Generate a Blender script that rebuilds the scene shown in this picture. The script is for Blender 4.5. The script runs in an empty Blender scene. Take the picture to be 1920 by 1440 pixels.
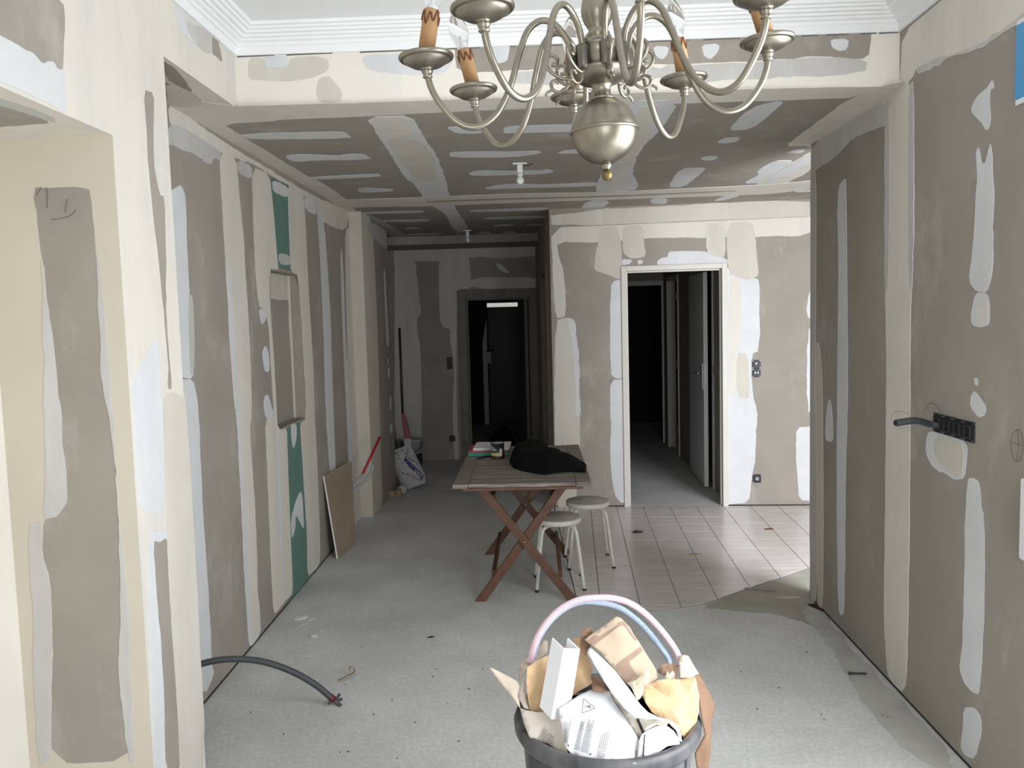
import bpy, bmesh, math, random
from math import sin, cos, pi, radians, sqrt, atan2
from mathutils import Vector, Matrix, noise, geometry
random.seed(7)
sc = bpy.context.scene
COL = sc.collection

# ------------------------------------------------------------------ camera
FPX, CAM_H = 1522.2, 1.62
def _rot():
    yaw, pit, rol = [radians(a) for a in (-1.686, 4.592, 1.531)]
    f = Vector((sin(yaw)*cos(pit), cos(yaw)*cos(pit), -sin(pit)))
    r0 = Vector((cos(yaw), -sin(yaw), 0)); d0 = f.cross(r0)
    return cos(rol)*r0 + sin(rol)*d0, -sin(rol)*r0 + cos(rol)*d0, f
CR, CD, CF = _rot()
CO = Vector((0, 0, CAM_H))
cam = bpy.data.cameras.new('camera'); camo = bpy.data.objects.new('camera', cam); COL.objects.link(camo)
cam.sensor_width = 36.0; cam.lens = FPX*36.0/1920.0; cam.clip_start = 0.02; cam.clip_end = 100
camo.matrix_world = Matrix(((CR.x, -CD.x, -CF.x, 0), (CR.y, -CD.y, -CF.y, 0), (CR.z, -CD.z, -CF.z, CAM_H), (0, 0, 0, 1)))
sc.camera = camo

# ------------------------------------------------------------------ view, world, daylight
sc.view_settings.view_transform = 'Standard'; sc.view_settings.look = 'None'
sc.view_settings.gamma = 1.0; sc.view_settings.use_curve_mapping = False
sc.view_settings.exposure = 0.19
try:
    sc.cycles.use_denoising = True
except Exception:
    pass
w = bpy.data.worlds.new('daylight'); sc.world = w; w.use_nodes = True
w.node_tree.nodes['Background'].inputs[0].default_value = (0.75, 0.86, 1.0, 1)
w.node_tree.nodes['Background'].inputs[1].default_value = 0.6
def area(name, loc, direction, sx, sy, power, col):
    l = bpy.data.lights.new(name, 'AREA'); l.shape = 'RECTANGLE'; l.size = sx; l.size_y = sy
    l.energy = power; l.color = col
    o = bpy.data.objects.new(name, l); COL.objects.link(o); o.location = loc
    o.rotation_euler = Vector(direction).to_track_quat('-Z', 'Z').to_euler()
    return o
# daylight entering by the side window beside the camera, the window behind it and the kitchen window
area('daylight_side_window_sky', (1.58, 1.30, 1.45), (-1.0, 0.1, -0.15), 1.6, 1.7, 52, (0.95, 0.98, 1.0))
area('daylight_side_window', (1.58, 1.30, 1.25), (-0.6, 1, -0.3), 1.6, 2.2, 34, (0.965, 0.985, 1.0))
area('daylight_rear_window', (0.10, -2.30, 1.45), (0.03, 0.90, -0.30), 1.5, 1.9, 42, (0.97, 0.985, 1.0))
area('daylight_kitchen_window', (2.60, 2.58, 1.60), (-0.06, 0.86, -0.50), 1.3, 1.4, 165, (0.915, 0.95, 1.0))

# ------------------------------------------------------------------ helpers
def px_ray(x, y):
    return (CR*((x-960)/FPX) + CD*((y-720)/FPX) + CF)
def at(x, y, depth):                       # point seen at pixel x, y whose world Y is depth
    d = px_ray(x, y); return CO + d*(depth/d.y)
def atz(x, y, z):
    d = px_ray(x, y); return CO + d*((z-CAM_H)/d.z)
def K(ox, oy, s, *pts):
    return [(ox+a/s, oy+b/s) for a, b in pts]

class Plane:
    def __init__(s, o, u, n, lo, hi):
        s.o = Vector(o); s.u = Vector(u).normalized(); s.n = Vector(n)
        s.n = (s.n - s.u*s.n.dot(s.u)).normalized()
        s.v = s.u.cross(s.n)
        if s.v.z < -0.01 or (abs(s.v.z) < 0.01 and s.v.y < 0): s.v = -s.v
        s.lo, s.hi = lo, hi
    def p(s, a, b, h=0.0): return s.o + s.u*a + s.v*b + s.n*h
    def px(s, x, y):
        d = px_ray(x, y); t = (s.o-CO).dot(s.n)/d.dot(s.n); q = CO + d*t - s.o
        return (q.dot(s.u), q.dot(s.v))
    def w(s, P): q = Vector(P)-s.o; return (q.dot(s.u), q.dot(s.v))

def link(o, parent=None):
    COL.objects.link(o)
    if parent is not None: o.parent = parent
    return o
def mesh_obj(name, verts, faces, mat, parent=None, smooth=False):
    m = bpy.data.meshes.new(name); m.from_pydata([tuple(v) for v in verts], [], faces)
    if mat: m.materials.append(mat)
    bm = bmesh.new(); bm.from_mesh(m); bmesh.ops.recalc_face_normals(bm, faces=bm.faces[:])
    if smooth:
        for f in bm.faces: f.smooth = True
    bm.to_mesh(m); bm.free()
    return link(bpy.data.objects.new(name, m), parent)
class MB:                                   # collects shapes into ONE mesh
    def __init__(s): s.V = []; s.F = []; s.S = []
    def add(s, v, f, smooth=False):
        n = len(s.V); s.V += [Vector(p) for p in v]; s.F += [[i+n for i in q] for q in f]; s.S += [smooth]*len(f); return s
    def build(s, name, mat, parent=None, bevel=0.0, inv=None):
        V = [inv @ v for v in s.V] if inv else s.V
        m = bpy.data.meshes.new(name); m.from_pydata([tuple(v) for v in V], [], s.F)
        m.polygons.foreach_set('use_smooth', s.S)
        if mat: m.materials.append(mat)
        bm = bmesh.new(); bm.from_mesh(m); bmesh.ops.recalc_face_normals(bm, faces=bm.faces[:]); bm.to_mesh(m); bm.free()
        o = link(bpy.data.objects.new(name, m), parent)
        if bevel:
            b = o.modifiers.new('edge', 'BEVEL'); b.width = bevel; b.segments = 2; b.limit_method = 'ANGLE'
        return o
    def box(s, lo, hi, M=None):
        x0, y0, z0 = lo; x1, y1, z1 = hi
        v = [Vector(p) for p in ((x0,y0,z0),(x1,y0,z0),(x1,y1,z0),(x0,y1,z0),(x0,y0,z1),(x1,y0,z1),(x1,y1,z1),(x0,y1,z1))]
        if M: v = [M @ p for p in v]
        return s.add(v, [(0,3,2,1),(4,5,6,7),(0,1,5,4),(1,2,6,5),(2,3,7,6),(3,0,4,7)])
    def beam(s, a, b, wd, ht, up=(0, 0, 1)):       # box from a to b, wd across, ht along up
        a = Vector(a); b = Vector(b); t = (b-a).normalized(); up = Vector(up)
        x = t.cross(up).normalized(); y = x.cross(t)
        v = [p + x*(sx*wd/2) + y*(sy*ht/2) for p in (a, b) for sx, sy in ((-1,-1),(1,-1),(1,1),(-1,1))]
        return s.add(v, [(0,1,2,3),(7,6,5,4),(0,4,5,1),(1,5,6,2),(2,6,7,3),(3,7,4,0)])
    def tube(s, pts, r, seg=10, caps=True, closed=False):
        pts = [Vector(p) for p in pts]; n = len(pts); rr = r if isinstance(r, (list, tuple)) else [r]*n
        t0 = (pts[1]-pts[0]).normalized(); x = t0.orthogonal().normalized(); V = []; F = []
        for i, p in enumerate(pts):
            t = (pts[min(i+1, n-1)] - pts[max(i-1, 0)]).normalized()
            x = (x - t*x.dot(t)).normalized(); y = t.cross(x)
            V += [p + (x*cos(2*pi*k/seg) + y*sin(2*pi*k/seg))*rr[i] for k in range(seg)]
        for i in range(n-1):
            for k in range(seg):
                a = i*seg+k; b = i*seg+(k+1) % seg; F.append((a, b, b+seg, a+seg))
        if caps: F += [tuple(range(seg))[::-1], tuple(range((n-1)*seg, n*seg))]
        return s.add(V, F, True)
    def lathe(s, prof, M=None, seg=24, smooth=True):       # prof: list of (r, z)
        V = []; F = []; n = len(prof)
        for r, z in prof:
            for k in range(seg): V.append(Vector((max(r, 1e-5)*cos(2*pi*k/seg), max(r, 1e-5)*sin(2*pi*k/seg), z)))
        if M: V = [M @ v for v in V]
        for i in range(n-1):
            for k in range(seg):
                a = i*seg+k; b = i*seg+(k+1) % seg; F.append((a, b, b+seg, a+seg))
        if prof[0][0] > 1e-4: F.append(tuple(range(seg))[::-1])
        if prof[-1][0] > 1e-4: F.append(tuple(range((n-1)*seg, n*seg)))
        return s.add(V, F, smooth)
def spline(pts, n=8):                       # Catmull-Rom through pts
    P = [Vector(p) for p in pts]; P = [P[0]*2-P[1]] + P + [P[-1]*2-P[-2]]; out = []
    for i in range(1, len(P)-2):
        for k in range(n):
            t = k/n; a, b, c, d = P[i-1:i+3]
            out.append(0.5*((2*b) + (c-a)*t + (2*a-5*b+4*c-d)*t*t + (3*b-a-3*c+d)*t**3))
    out.append(P[-2]); return out
def thing(name, label, cat, loc=(0, 0, 0), group=None):
    o = bpy.data.objects.new(name, None); o.empty_display_size = 0.05; COL.objects.link(o); o.location = loc
    return tag(o, label, cat, group)
def tag(o, label, cat, group=None):
    o['label'] = label; o['category'] = cat
    if group: o['group'] = group
    return o
def inv_of(o):                              # meshes are written in world space, then moved under their thing
    return Matrix.Translation(-o.location)
def struct(o): o['kind'] = 'structure'; return o

# ------------------------------------------------------------------ materials
def M(name, col, rough=0.6, metal=0.0, var=0.0, vscale=6.0, bump=0.0, bscale=60.0, stretch=(1, 1, 1), col2=None, spec=None, c2amt=1.0, detail=6):
    m = bpy.data.materials.new(name); m.use_nodes = True; nt = m.node_tree; N = nt.nodes; b = N['Principled BSDF']
    b.inputs['Base Color'].default_value = (*col, 1); b.inputs['Roughness'].default_value = rough; b.inputs['Metallic'].default_value = metal
    if spec is not None: b.inputs['Specular IOR Level'].default_value = spec
    if var or bump or col2:
        tc = N.new('ShaderNodeTexCoord'); mp = N.new('ShaderNodeMapping'); mp.inputs['Scale'].default_value = stretch
        nt.links.new(tc.outputs['Object'], mp.inputs['Vector'])
    if var or col2:
        n = N.new('ShaderNodeTexNoise'); n.inputs['Scale'].default_value = vscale; n.inputs['Detail'].default_value = detail; n.inputs['Roughness'].default_value = 0.6
        nt.links.new(mp.outputs[0], n.inputs['Vector'])
        r = N.new('ShaderNodeValToRGB'); e = r.color_ramp.elements
        e[0].position = 0.32; e[1].position = 0.70
        c2 = col2 if col2 else tuple(min(1, c*(1+var)) for c in col)
        c1 = tuple(c*(1-var) for c in col)
        e[0].color = (*c1, 1); e[1].color = (*c2, 1)
        nt.links.new(n.outputs['Fac'], r.inputs[0]); nt.links.new(r.outputs[0], b.inputs['Base Color'])
    if bump:
        n2 = N.new('ShaderNodeTexNoise'); n2.inputs['Scale'].default_value = bscale; n2.inputs['Detail'].default_value = 4
        nt.links.new(mp.outputs[0], n2.inputs['Vector'])
        bp = N.new('ShaderNodeBump'); bp.inputs['Strength'].default_value = bump; bp.inputs['Distance'].default_value = 0.01
        nt.links.new(n2.outputs['Fac'], bp.inputs['Height']); nt.links.new(bp.outputs[0], b.inputs['Normal'])
    return m
BOARD = M('plasterboard_paper', (0.335, 0.302, 0.264), 0.9, var=0.09, vscale=2.2, detail=10, bump=0.05, bscale=90, spec=0.2)
def smudges(m, col, scale, stretch, lo, hi, amt):       # whitish dust rubbed into the paper, vertical trowel streaks
    nt = m.node_tree; N = nt.nodes; b = N['Principled BSDF']; src = b.inputs['Base Color'].links[0].from_socket
    tc = N.new('ShaderNodeTexCoord'); mp = N.new('ShaderNodeMapping'); mp.inputs['Scale'].default_value = stretch; mp.inputs['Location'].default_value = (3.1, 7.7, 1.9)
    n = N.new('ShaderNodeTexNoise'); n.inputs['Scale'].default_value = scale; n.inputs['Detail'].default_value = 8; n.inputs['Roughness'].default_value = 0.7
    r = N.new('ShaderNodeValToRGB'); e = r.color_ramp.elements; e[0].position = lo; e[0].color = (0, 0, 0, 1); e[1].position = hi; e[1].color = (amt, amt, amt, 1)
    mx = N.new('ShaderNodeMix'); mx.data_type = 'RGBA'; mx.inputs[7].default_value = (*col, 1)
    nt.links.new(tc.outputs['Object'], mp.inputs['Vector']); nt.links.new(mp.outputs[0], n.inputs['Vector']); nt.links.new(n.outputs['Fac'], r.inputs[0])
    nt.links.new(r.outputs[0], mx.inputs[0]); nt.links.new(src, mx.inputs[6]); nt.links.new(mx.outputs[2], b.inputs['Base Color'])
smudges(BOARD, (0.52, 0.49, 0.45), 3.4, (1, 1, .6), .55, .78, .75)
PLC = M('joint_plaster_cream', (0.700, 0.662, 0.595), 0.85, var=0.035, vscale=3.5, bump=0.04, bscale=25, spec=0.25)
PLJ = M('alcove_plaster_shaded', (0.605, 0.550, 0.460), 0.85, var=0.03, vscale=3.5, bump=0.04, bscale=25, spec=0.25)  # plaster darkened and warmed in colour to imitate the alcove's bounced light
PLF = M('lightened_plaster_cream', (0.80, 0.755, 0.68), 0.8, var=0.03, vscale=3.5, bump=0.04, bscale=25, spec=0.25)  # bulkhead plaster lightened in colour to make up for weak light there
PLW = M('joint_plaster_white', (0.665, 0.675, 0.685), 0.85, var=0.05, vscale=4.5, bump=0.04, bscale=25, spec=0.25)
PLG = M('skim_plaster_grey', (0.530, 0.515, 0.490), 0.88, var=0.05, vscale=5, bump=0.04, bscale=30, spec=0.2)
PLB = M('joint_plaster_beige', (0.600, 0.560, 0.490), 0.88, var=0.03, vscale=4, bump=0.03, bscale=30, spec=0.2)
GREEN = M('moisture_board_green', (0.130, 0.230, 0.195), 0.9, var=0.06, vscale=4, spec=0.2)
PAINT = M('white_ceiling_paint', (0.85, 0.86, 0.865), 0.8, var=0.01, vscale=3, spec=0.25)
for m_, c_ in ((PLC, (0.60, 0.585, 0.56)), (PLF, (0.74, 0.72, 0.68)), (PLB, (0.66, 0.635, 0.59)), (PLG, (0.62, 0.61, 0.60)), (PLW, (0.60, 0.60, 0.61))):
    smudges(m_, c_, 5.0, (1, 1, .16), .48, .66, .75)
PMAT = {'c': PLC, 'w': PLW, 'g': PLG, 'b': BOARD, 'e': PLB, 'G': GREEN}

def concrete():
    m = M('screed_concrete', (0.36, 0.355, 0.335), 0.62, bump=0.08, bscale=70, spec=0.4)
    nt = m.node_tree; N = nt.nodes; b = N['Principled BSDF']; tc = N.new('ShaderNodeTexCoord')
    n1 = N.new('ShaderNodeTexNoise'); n1.inputs['Scale'].default_value = 1.7; n1.inputs['Detail'].default_value = 9; n1.inputs['Roughness'].default_value = 0.65
    n2 = N.new('ShaderNodeTexNoise'); n2.inputs['Scale'].default_value = 55; n2.inputs['Detail'].default_value = 3
    v = N.new('ShaderNodeTexVoronoi'); v.inputs['Scale'].default_value = 16
    for n in (n1, n2, v): nt.links.new(tc.outputs['Object'], n.inputs['Vector'])
    r1 = N.new('ShaderNodeValToRGB'); e = r1.color_ramp.elements
    e[0].position = 0.3; e[0].color = (0.475, 0.475, 0.455, 1); e[1].position = 0.72; e[1].color = (0.655, 0.66, 0.65, 1)
    nt.links.new(n1.outputs['Fac'], r1.inputs[0])
    r2 = N.new('ShaderNodeValToRGB'); e = r2.color_ramp.elements
    e[0].position = 0.35; e[0].color = (0.90, 0.90, 0.90, 1); e[1].position = 0.7; e[1].color = (1.08, 1.08, 1.08, 1)
    nt.links.new(n2.outputs['Fac'], r2.inputs[0])
    mx = N.new('ShaderNodeMix'); mx.data_type = 'RGBA'; mx.blend_type = 'MULTIPLY'; mx.inputs[0].default_value = 1
    nt.links.new(r1.outputs[0], mx.inputs[6]); nt.links.new(r2.outputs[0], mx.inputs[7])
    r3 = N.new('ShaderNodeValToRGB'); e = r3.color_ramp.elements      # small pale plaster drips
    e[0].position = 0.03; e[0].color = (1, 1, 1, 1); e[1].position = 0.055; e[1].color = (0, 0, 0, 1)
    nt.links.new(v.outputs['Distance'], r3.inputs[0])
    mul = N.new('ShaderNodeMath'); mul.operation = 'MULTIPLY'; nt.links.new(r3.outputs[0], mul.inputs[0]); nt.links.new(n1.outputs['Fac'], mul.inputs[1])
    mx2 = N.new('ShaderNodeMix'); mx2.data_type = 'RGBA'; nt.links.new(mul.outputs[0], mx2.inputs[0])
    nt.links.new(mx.outputs[2], mx2.inputs[6]); mx2.inputs[7].default_value = (0.62, 0.62, 0.6, 1)
    nt.links.new(mx2.outputs[2], b.inputs['Base Color'])
    return m
CONC = concrete()
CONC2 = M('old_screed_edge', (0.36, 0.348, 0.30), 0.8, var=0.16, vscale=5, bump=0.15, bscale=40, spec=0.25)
CONC3 = M('darker_screed_strip', (0.45, 0.44, 0.405), 0.75, var=0.12, vscale=7, bump=0.12, bscale=40, spec=0.3)  # slightly darker screed tone for the strip along the right wall
TILE = M('glazed_floor_tile', (0.64, 0.59, 0.565), 0.24, var=0.12, vscale=9, stretch=(0.35, 3.0, 1), bump=0.03, bscale=18, spec=0.5)
GROUT = M('grout', (0.20, 0.185, 0.165), 0.9)
BLACKP = M('black_plastic', (0.010, 0.010, 0.011), 0.55)
WHITEP = M('white_plastic', (0.80, 0.81, 0.82), 0.35)
DOORW = M('primed_door_paint', (0.66, 0.63, 0.58), 0.6, var=0.03, vscale=5)
BROWNW = M('old_brown_door_paint', (0.17, 0.15, 0.115), 0.55, var=0.15, vscale=8)
STEEL = M('brushed_steel', (0.62, 0.62, 0.61), 0.3, 1.0)
DARK = M('blackened_room_lining', (0.022, 0.02, 0.02), 0.9)  # near-black colour stands in for the darkness of these rooms

# ------------------------------------------------------------------ walls and plaster patches
def slab(name, pl, rects, th, mat, parent=None):        # boards of thickness th behind the plane
    mb = MB()
    for a0, b0, a1, b1 in rects:
        v = [pl.p(a, b, h) for h in (0, -th) for a, b in ((a0, b0), (a1, b0), (a1, b1), (a0, b1))]
        mb.add(v, [(0,1,2,3),(7,6,5,4),(0,4,5,1),(1,5,6,2),(2,6,7,3),(3,7,4,0)])
    o = mb.build(name, mat, parent)
    if parent is None: struct(o)
    return o
def clip(poly, lo, hi):
    def half(P, inside, cut):
        out = []
        for i, q in enumerate(P):
            p = P[i-1]
            if inside(q):
                if not inside(p): out.append(cut(p, q))
                out.append(q)
            elif inside(p): out.append(cut(p, q))
        return out
    def axis(P, k, c, s):
        def cut(p, q):
            t = (c-p[k])/(q[k]-p[k]); r = [p[0]+(q[0]-p[0])*t, p[1]+(q[1]-p[1])*t]; r[k] = c; return tuple(r)
        return half(P, lambda p: s*(p[k]-c) >= 0, cut)
    for k, c, s in ((0, lo[0], 1), (1, lo[1], 1), (0, hi[0], -1), (1, hi[1], -1)):
        if poly: poly = axis(poly, k, c, s)
    return poly
def chaikin(P, n):
    for _ in range(n):
        Q = []
        for i, p in enumerate(P):
            q = P[(i+1) % len(P)]
            Q += [(p[0]*.8+q[0]*.2, p[1]*.8+q[1]*.2), (p[0]*.2+q[0]*.8, p[1]*.2+q[1]*.8)]
        P = Q
    return P
TH = 0.0009; PC = [0]
def patch(pl, pts, mat, wall, layer=0, rnd=1, amp=0.004, name='plaster_patch', lo=None, hi=None, step=0.03):
    """a coat of joint plaster with a ragged outline, standing a millimetre proud of its wall"""
    P = [pl.px(*q) for q in pts]
    P = chaikin(P, rnd)
    P = clip(P, lo or pl.lo, hi or pl.hi)
    if len(P) < 3: return None
    Q = []; per = 0
    seed = random.uniform(0, 50); lo_, hi_ = lo or pl.lo, hi or pl.hi
    for i, p in enumerate(P):
        q = P[(i+1) % len(P)]; d = sqrt((q[0]-p[0])**2+(q[1]-p[1])**2); n = max(1, min(60, int(d/step)))
        if d < 1e-5: continue
        nx, ny = (q[1]-p[1])/d, -(q[0]-p[0])/d
        edge = any(abs(p[k]-c) < 1e-5 and abs(q[k]-c) < 1e-5 for k in (0, 1) for c in (lo_[k], hi_[k]))
        for k in range(n):
            t = k/n; x, y = p[0]+(q[0]-p[0])*t, p[1]+(q[1]-p[1])*t
            if not edge and k > 0 or (n == 1 and not edge):
                j = noise.noise(Vector((x*9, y*9, seed)))*amp*1.8 + noise.noise(Vector((x*40, y*40, seed)))*amp*.9
                x += nx*j; y += ny*j
            Q.append((min(max(x, lo_[0]), hi_[0]), min(max(y, lo_[1]), hi_[1])))
    PC[0] += 1; h = TH*(layer+1) + (PC[0] % 40)*0.000018; n = len(Q)
    V = [pl.p(a, b, h) for a, b in Q] + [pl.p(a, b, -0.0005) for a, b in Q]
    tri = geometry.tessellate_polygon([[Vector((a, b, 0)) for a, b in Q]])
    F = [tuple(t) for t in tri] + [(i, (i+1) % n, n+(i+1) % n, n+i) for i in range(n)]
    return mesh_obj(name, V, F, PMAT[mat] if isinstance(mat, str) else mat, wall)
def patches(pl, wall, items, **kw):
    for it in items:
        k = dict(kw); k.update(it[2] if len(it) > 2 else {})
        patch(pl, it[1], it[0], wall, **k)
# ------------------------------------------------------------------ the shell
ZC, ZS, ZT = 2.522, 2.522, 2.83           # hall ceiling, bulkhead underside, coffer ceiling
XF, YB = -1.212, 3.427                    # left bulkhead plane, front bulkhead plane
def P_(o, u, n, lo, hi): return Plane(o, u, n, lo, hi)
YF = -2.4                                 # window wall behind the camera
floor = slab('floor', P_((0, 0, 0), (1, 0, 0), (0, 0, 1), 0, 0), [(-2.6, YF-.3, 4.7, 14.2)], .12, CONC)

# left bulkhead / pillar face with the alcove opening
fl = P_((XF, 0, 0), (0, 1, 0), (1, 0, 0), (YF, 0), (YB, ZT))
wall_pillar = slab('wall_pillar', fl, [(2.377, 0, 2.75, ZC), (YF, 0, 0.95, ZC), (.95, 2.183, 2.377, ZC), (YF, ZC, YB, ZT)], .12, PLC)
jb = P_((XF, 2.377, 0), (1, 0, 0), (0, -1, 0), (-.40, 0), (0, 2.183))
wall_alcove_end = slab('wall_alcove_end', jb, [(-.40, 0, -.12, 2.183)], .1, PLJ)
ab = P_((-1.60, 0, 0), (0, 1, 0), (1, 0, 0), (.95, 0), (2.377, 2.183))
wall_alcove_back = slab('wall_alcove_back', ab, [(.95, 0, 2.377, 2.183)], .1, PLC)
an = P_((XF, 0.95, 0), (1, 0, 0), (0, 1, 0), (-.40, 0), (0, 2.183))
struct(slab('wall_alcove_near', an, [(-.40, 0, -.12, 2.183)], .1, PLC))
asf = P_((0, 0, 2.183), (1, 0, 0), (0, 0, -1), (-1.6, .95), (XF, 2.377))
ceiling_alcove = slab('ceiling_alcove', asf, [(-1.6, .95, XF-.12, 2.377)], .1, PLC)
# return of the pillar towards the hall
struct(slab('wall_pillar_return', P_((XF, 2.75, 0), (1, 0, 0), (0, 1, 0), 0, 0), [(-.30, 0, -.121, ZC)], .1, PLC))

# left wall of the hall, with the niche
uL = Vector((-.0078, 1, 0))
lw = P_((-1.4362, 0, 0), uL, (1, 0, 0), (2.6, 0.0), (6.66, ZC))
NA0, NB0 = lw.px(505, 506); NA1, NB1 = lw.px(573.5, 786); NB1 = lw.px(521, 806)[1]
NA0 = (lw.px(504.5, 505)[0]+lw.px(521, 806)[0])/2; NA1 = (lw.px(560, 516)[0]+lw.px(573.5, 786)[0])/2
wall_left = slab('wall_left', lw, [(2.6, 0, NA0, ZC), (NA1, 0, 6.66, ZC), (NA0, 0, NA1, NB1), (NA0, NB0, NA1, ZC)], .06, BOARD)
nb = Plane(lw.p(0, 0, -.075), uL, (1, 0, 0), (NA0, NB1), (NA1, NB0))
niche_back = slab('niche_back', nb, [(NA0, NB1, NA1, NB0)], .03, BOARD, wall_left)
nj = Plane(lw.p(NA1, 0, 0), lw.n, (0, -1, 0), (-.075, NB1), (0, NB0))
niche_jamb = slab('niche_jamb', nj, [(-.105, NB1-.03, -.0602, NB0+.03)], .03, PLB, wall_left)
mb = MB()
for z0, z1 in ((NB1-.03, NB1), (NB0, NB0+.03)):
    mb.add([lw.p(a, z, h) for z in (z0, z1) for a, h in ((NA0, -.061), (NA1, -.061), (NA1, -.105), (NA0, -.105))],
           [(0,1,2,3),(7,6,5,4),(0,4,5,1),(1,5,6,2),(2,6,7,3),(3,7,4,0)])
mb.build('niche_sill', BOARD, wall_left)

# pilaster and the corridor walls
pf = P_((0, 6.645, 0), (1, 0, 0), (0, -1, 0), (-1.49, 0), (-1.386, ZC))
wall_pilaster = slab('wall_pilaster', pf, [(-1.488, 0, -1.386, ZC)], .05, PLB)
cl = P_((-1.386, 0, 0), (0, 1, 0), (1, 0, 0), (6.647, 0), (7.78, ZC))
wall_corridor_left = slab('wall_corridor_left', cl, [(6.696, 0, 7.78, ZC)], .08, BOARD)
struct(slab('wall_recess_near', P_((0, 7.78, 0), (1, 0, 0), (0, 1, 0), 0, 0), [(-2.3, 0, -1.466, ZC)], .08, BOARD))
struct(slab('wall_recess_left', P_((-2.3, 0, 0), (0, 1, 0), (1, 0, 0), 0, 0), [(7.7, 0, 9.37, ZC)], .08, BOARD))
ce = P_((0, 9.37, 0), (1, 0, 0), (0, -1, 0), (-2.3, 0), (.12, 2.44))
DX0, DX1, DZ = -.875, -.005, 1.95
wall_corridor_end = slab('wall_corridor_end', ce, [(-2.3, 0, DX0, 2.522), (DX0, DZ, DX1, 2.522), (DX1, 0, .2, 2.522)], .1, BOARD)
uR = Vector((-.0456, 1, 0)); cr_n = Vector((-1, -.0456, 0))
cr = P_((.145, 6.862, 0), uR, cr_n, (0, 0), (2.52, ZC))
CD0, CD1, CDZ = .45, 1.28, 2.03            # a door in the right wall of the corridor
wall_corridor_right = slab('wall_corridor_right', cr, [(.006, 0, CD0, ZC), (CD1, 0, 2.52, ZC), (CD0, CDZ, CD1, ZC)], .07, BOARD)

# partition facing the camera, with the doorway
uP = Vector((1, -.0583, 0)); nP = Vector((-.0583, -1, 0))
pw = P_((.145, 6.861, 0), uP, nP, (0, 0), (2.6, ZC))
OA0, OA1 = pw.px(1168, 700)[0], pw.px(1363, 700)[0]; OZ = pw.px(1266, 497)[1]
wall_back = slab('wall_back', pw, [(0, 0, OA0, ZC), (OA1, 0, 4.0, ZC), (OA0, OZ, OA1, ZC)], .09, BOARD)

W1 = (-.75, .95, .35, 2.45); W2 = (1.90, 3.30, .75, 2.35); W3 = (0.20, 2.28, .04, 2.40); YK = 2.42
# right wall (ends free beside the kitchen)
uW = Vector((.0188, 1, 0))
rw = P_((1.4406, 0, 0), uW, (-1, 0, 0), (YF, 0), (4.545, ZT))
wall_right = slab('wall_right', rw, [(W3[1], 0, 4.545, ZC), (YF, 0, W3[0], ZC), (W3[0], 0, W3[1], W3[2]), (W3[0], W3[3], W3[1], ZC), (YF, ZC, YB, ZT)], .09, BOARD)

# window wall behind the camera, kitchen shell
wf = P_((0, YF, 0), (1, 0, 0), (0, 1, 0), 0, 0)
slab('wall_front', wf, [(-2.0, 0, W1[0], ZT), (W1[1], 0, 1.6, ZT), (W1[0], 0, W1[1], W1[2]), (W1[0], W1[3], W1[1], ZT)], .15, PLC)
struct(slab('wall_kitchen_front', P_((0, YK, 0), (1, 0, 0), (0, 1, 0), 0, 0), [(1.5, 0, W2[0], ZC), (W2[1], 0, 4.5, ZC), (W2[0], 0, W2[1], W2[2]), (W2[0], W2[3], W2[1], ZC)], .15, BOARD))
struct(slab('wall_kitchen_right', P_((4.4, 0, 0), (0, 1, 0), (-1, 0, 0), 0, 0), [(YK, 0, 6.7, ZC)], .1, BOARD))
def casement(name, x0, x1, z0, z1, y):
    mb = MB(); f = .06
    for a, b, c, d in ((x0, x1, z0, z0+f), (x0, x1, z1-f, z1), (x0, x0+f, z0+f, z1-f), (x1-f, x1, z0+f, z1-f), ((x0+x1)/2-.05, (x0+x1)/2+.05, z0+f, z1-f)):
        mb.box((a, y-.09, c), (b, y-.03, d))
    struct(mb.build(name, WHITEP))
casement('window_1', *W1, YF); casement('window_2', *W2, YK)
mb = MB(); xw = 1.50; f = .06
for y0, y1, z0, z1 in ((W3[0], W3[1], W3[2], W3[2]+f), (W3[0], W3[1], W3[3]-f, W3[3]), (W3[0], W3[0]+f, W3[2]+f, W3[3]-f), (W3[1]-f, W3[1], W3[2]+f, W3[3]-f), ((W3[0]+W3[1])/2-.05, (W3[0]+W3[1])/2+.05, W3[2]+f, W3[3]-f)): mb.box((xw-.03, y0, z0), (xw+.03, y1, z1))
struct(mb.build('window_4', WHITEP))

# ceilings
cp = P_((0, 0, ZC), (1, 0, 0), (0, 0, -1), (-1.52, 2.7), (2.3, 8.75))
ceiling = slab('ceiling', cp, [(-2.4, YB+.06, 1.6, 9.5), (1.6, YK, 4.5, 6.9), (-1.6, 2.66, XF-.121, YB+.06)], .12, BOARD)
slab('ceiling_coffer', P_((0, 0, ZT), (1, 0, 0), (0, 0, -1), 0, 0), [(-1.6, YF, 1.65, YB+.06)], .1, PAINT)
bk = P_((0, YB, 0), (1, 0, 0), (0, -1, 0), (XF, ZS), (1.506, ZT))
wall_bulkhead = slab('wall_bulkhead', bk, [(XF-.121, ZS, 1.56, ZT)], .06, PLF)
mb = MB(); mb.box((-2.3, 8.72, 2.435), (.2, 9.372, 2.521)); ledge = struct(mb.build('ceiling_ledge', BOARD))

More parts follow.
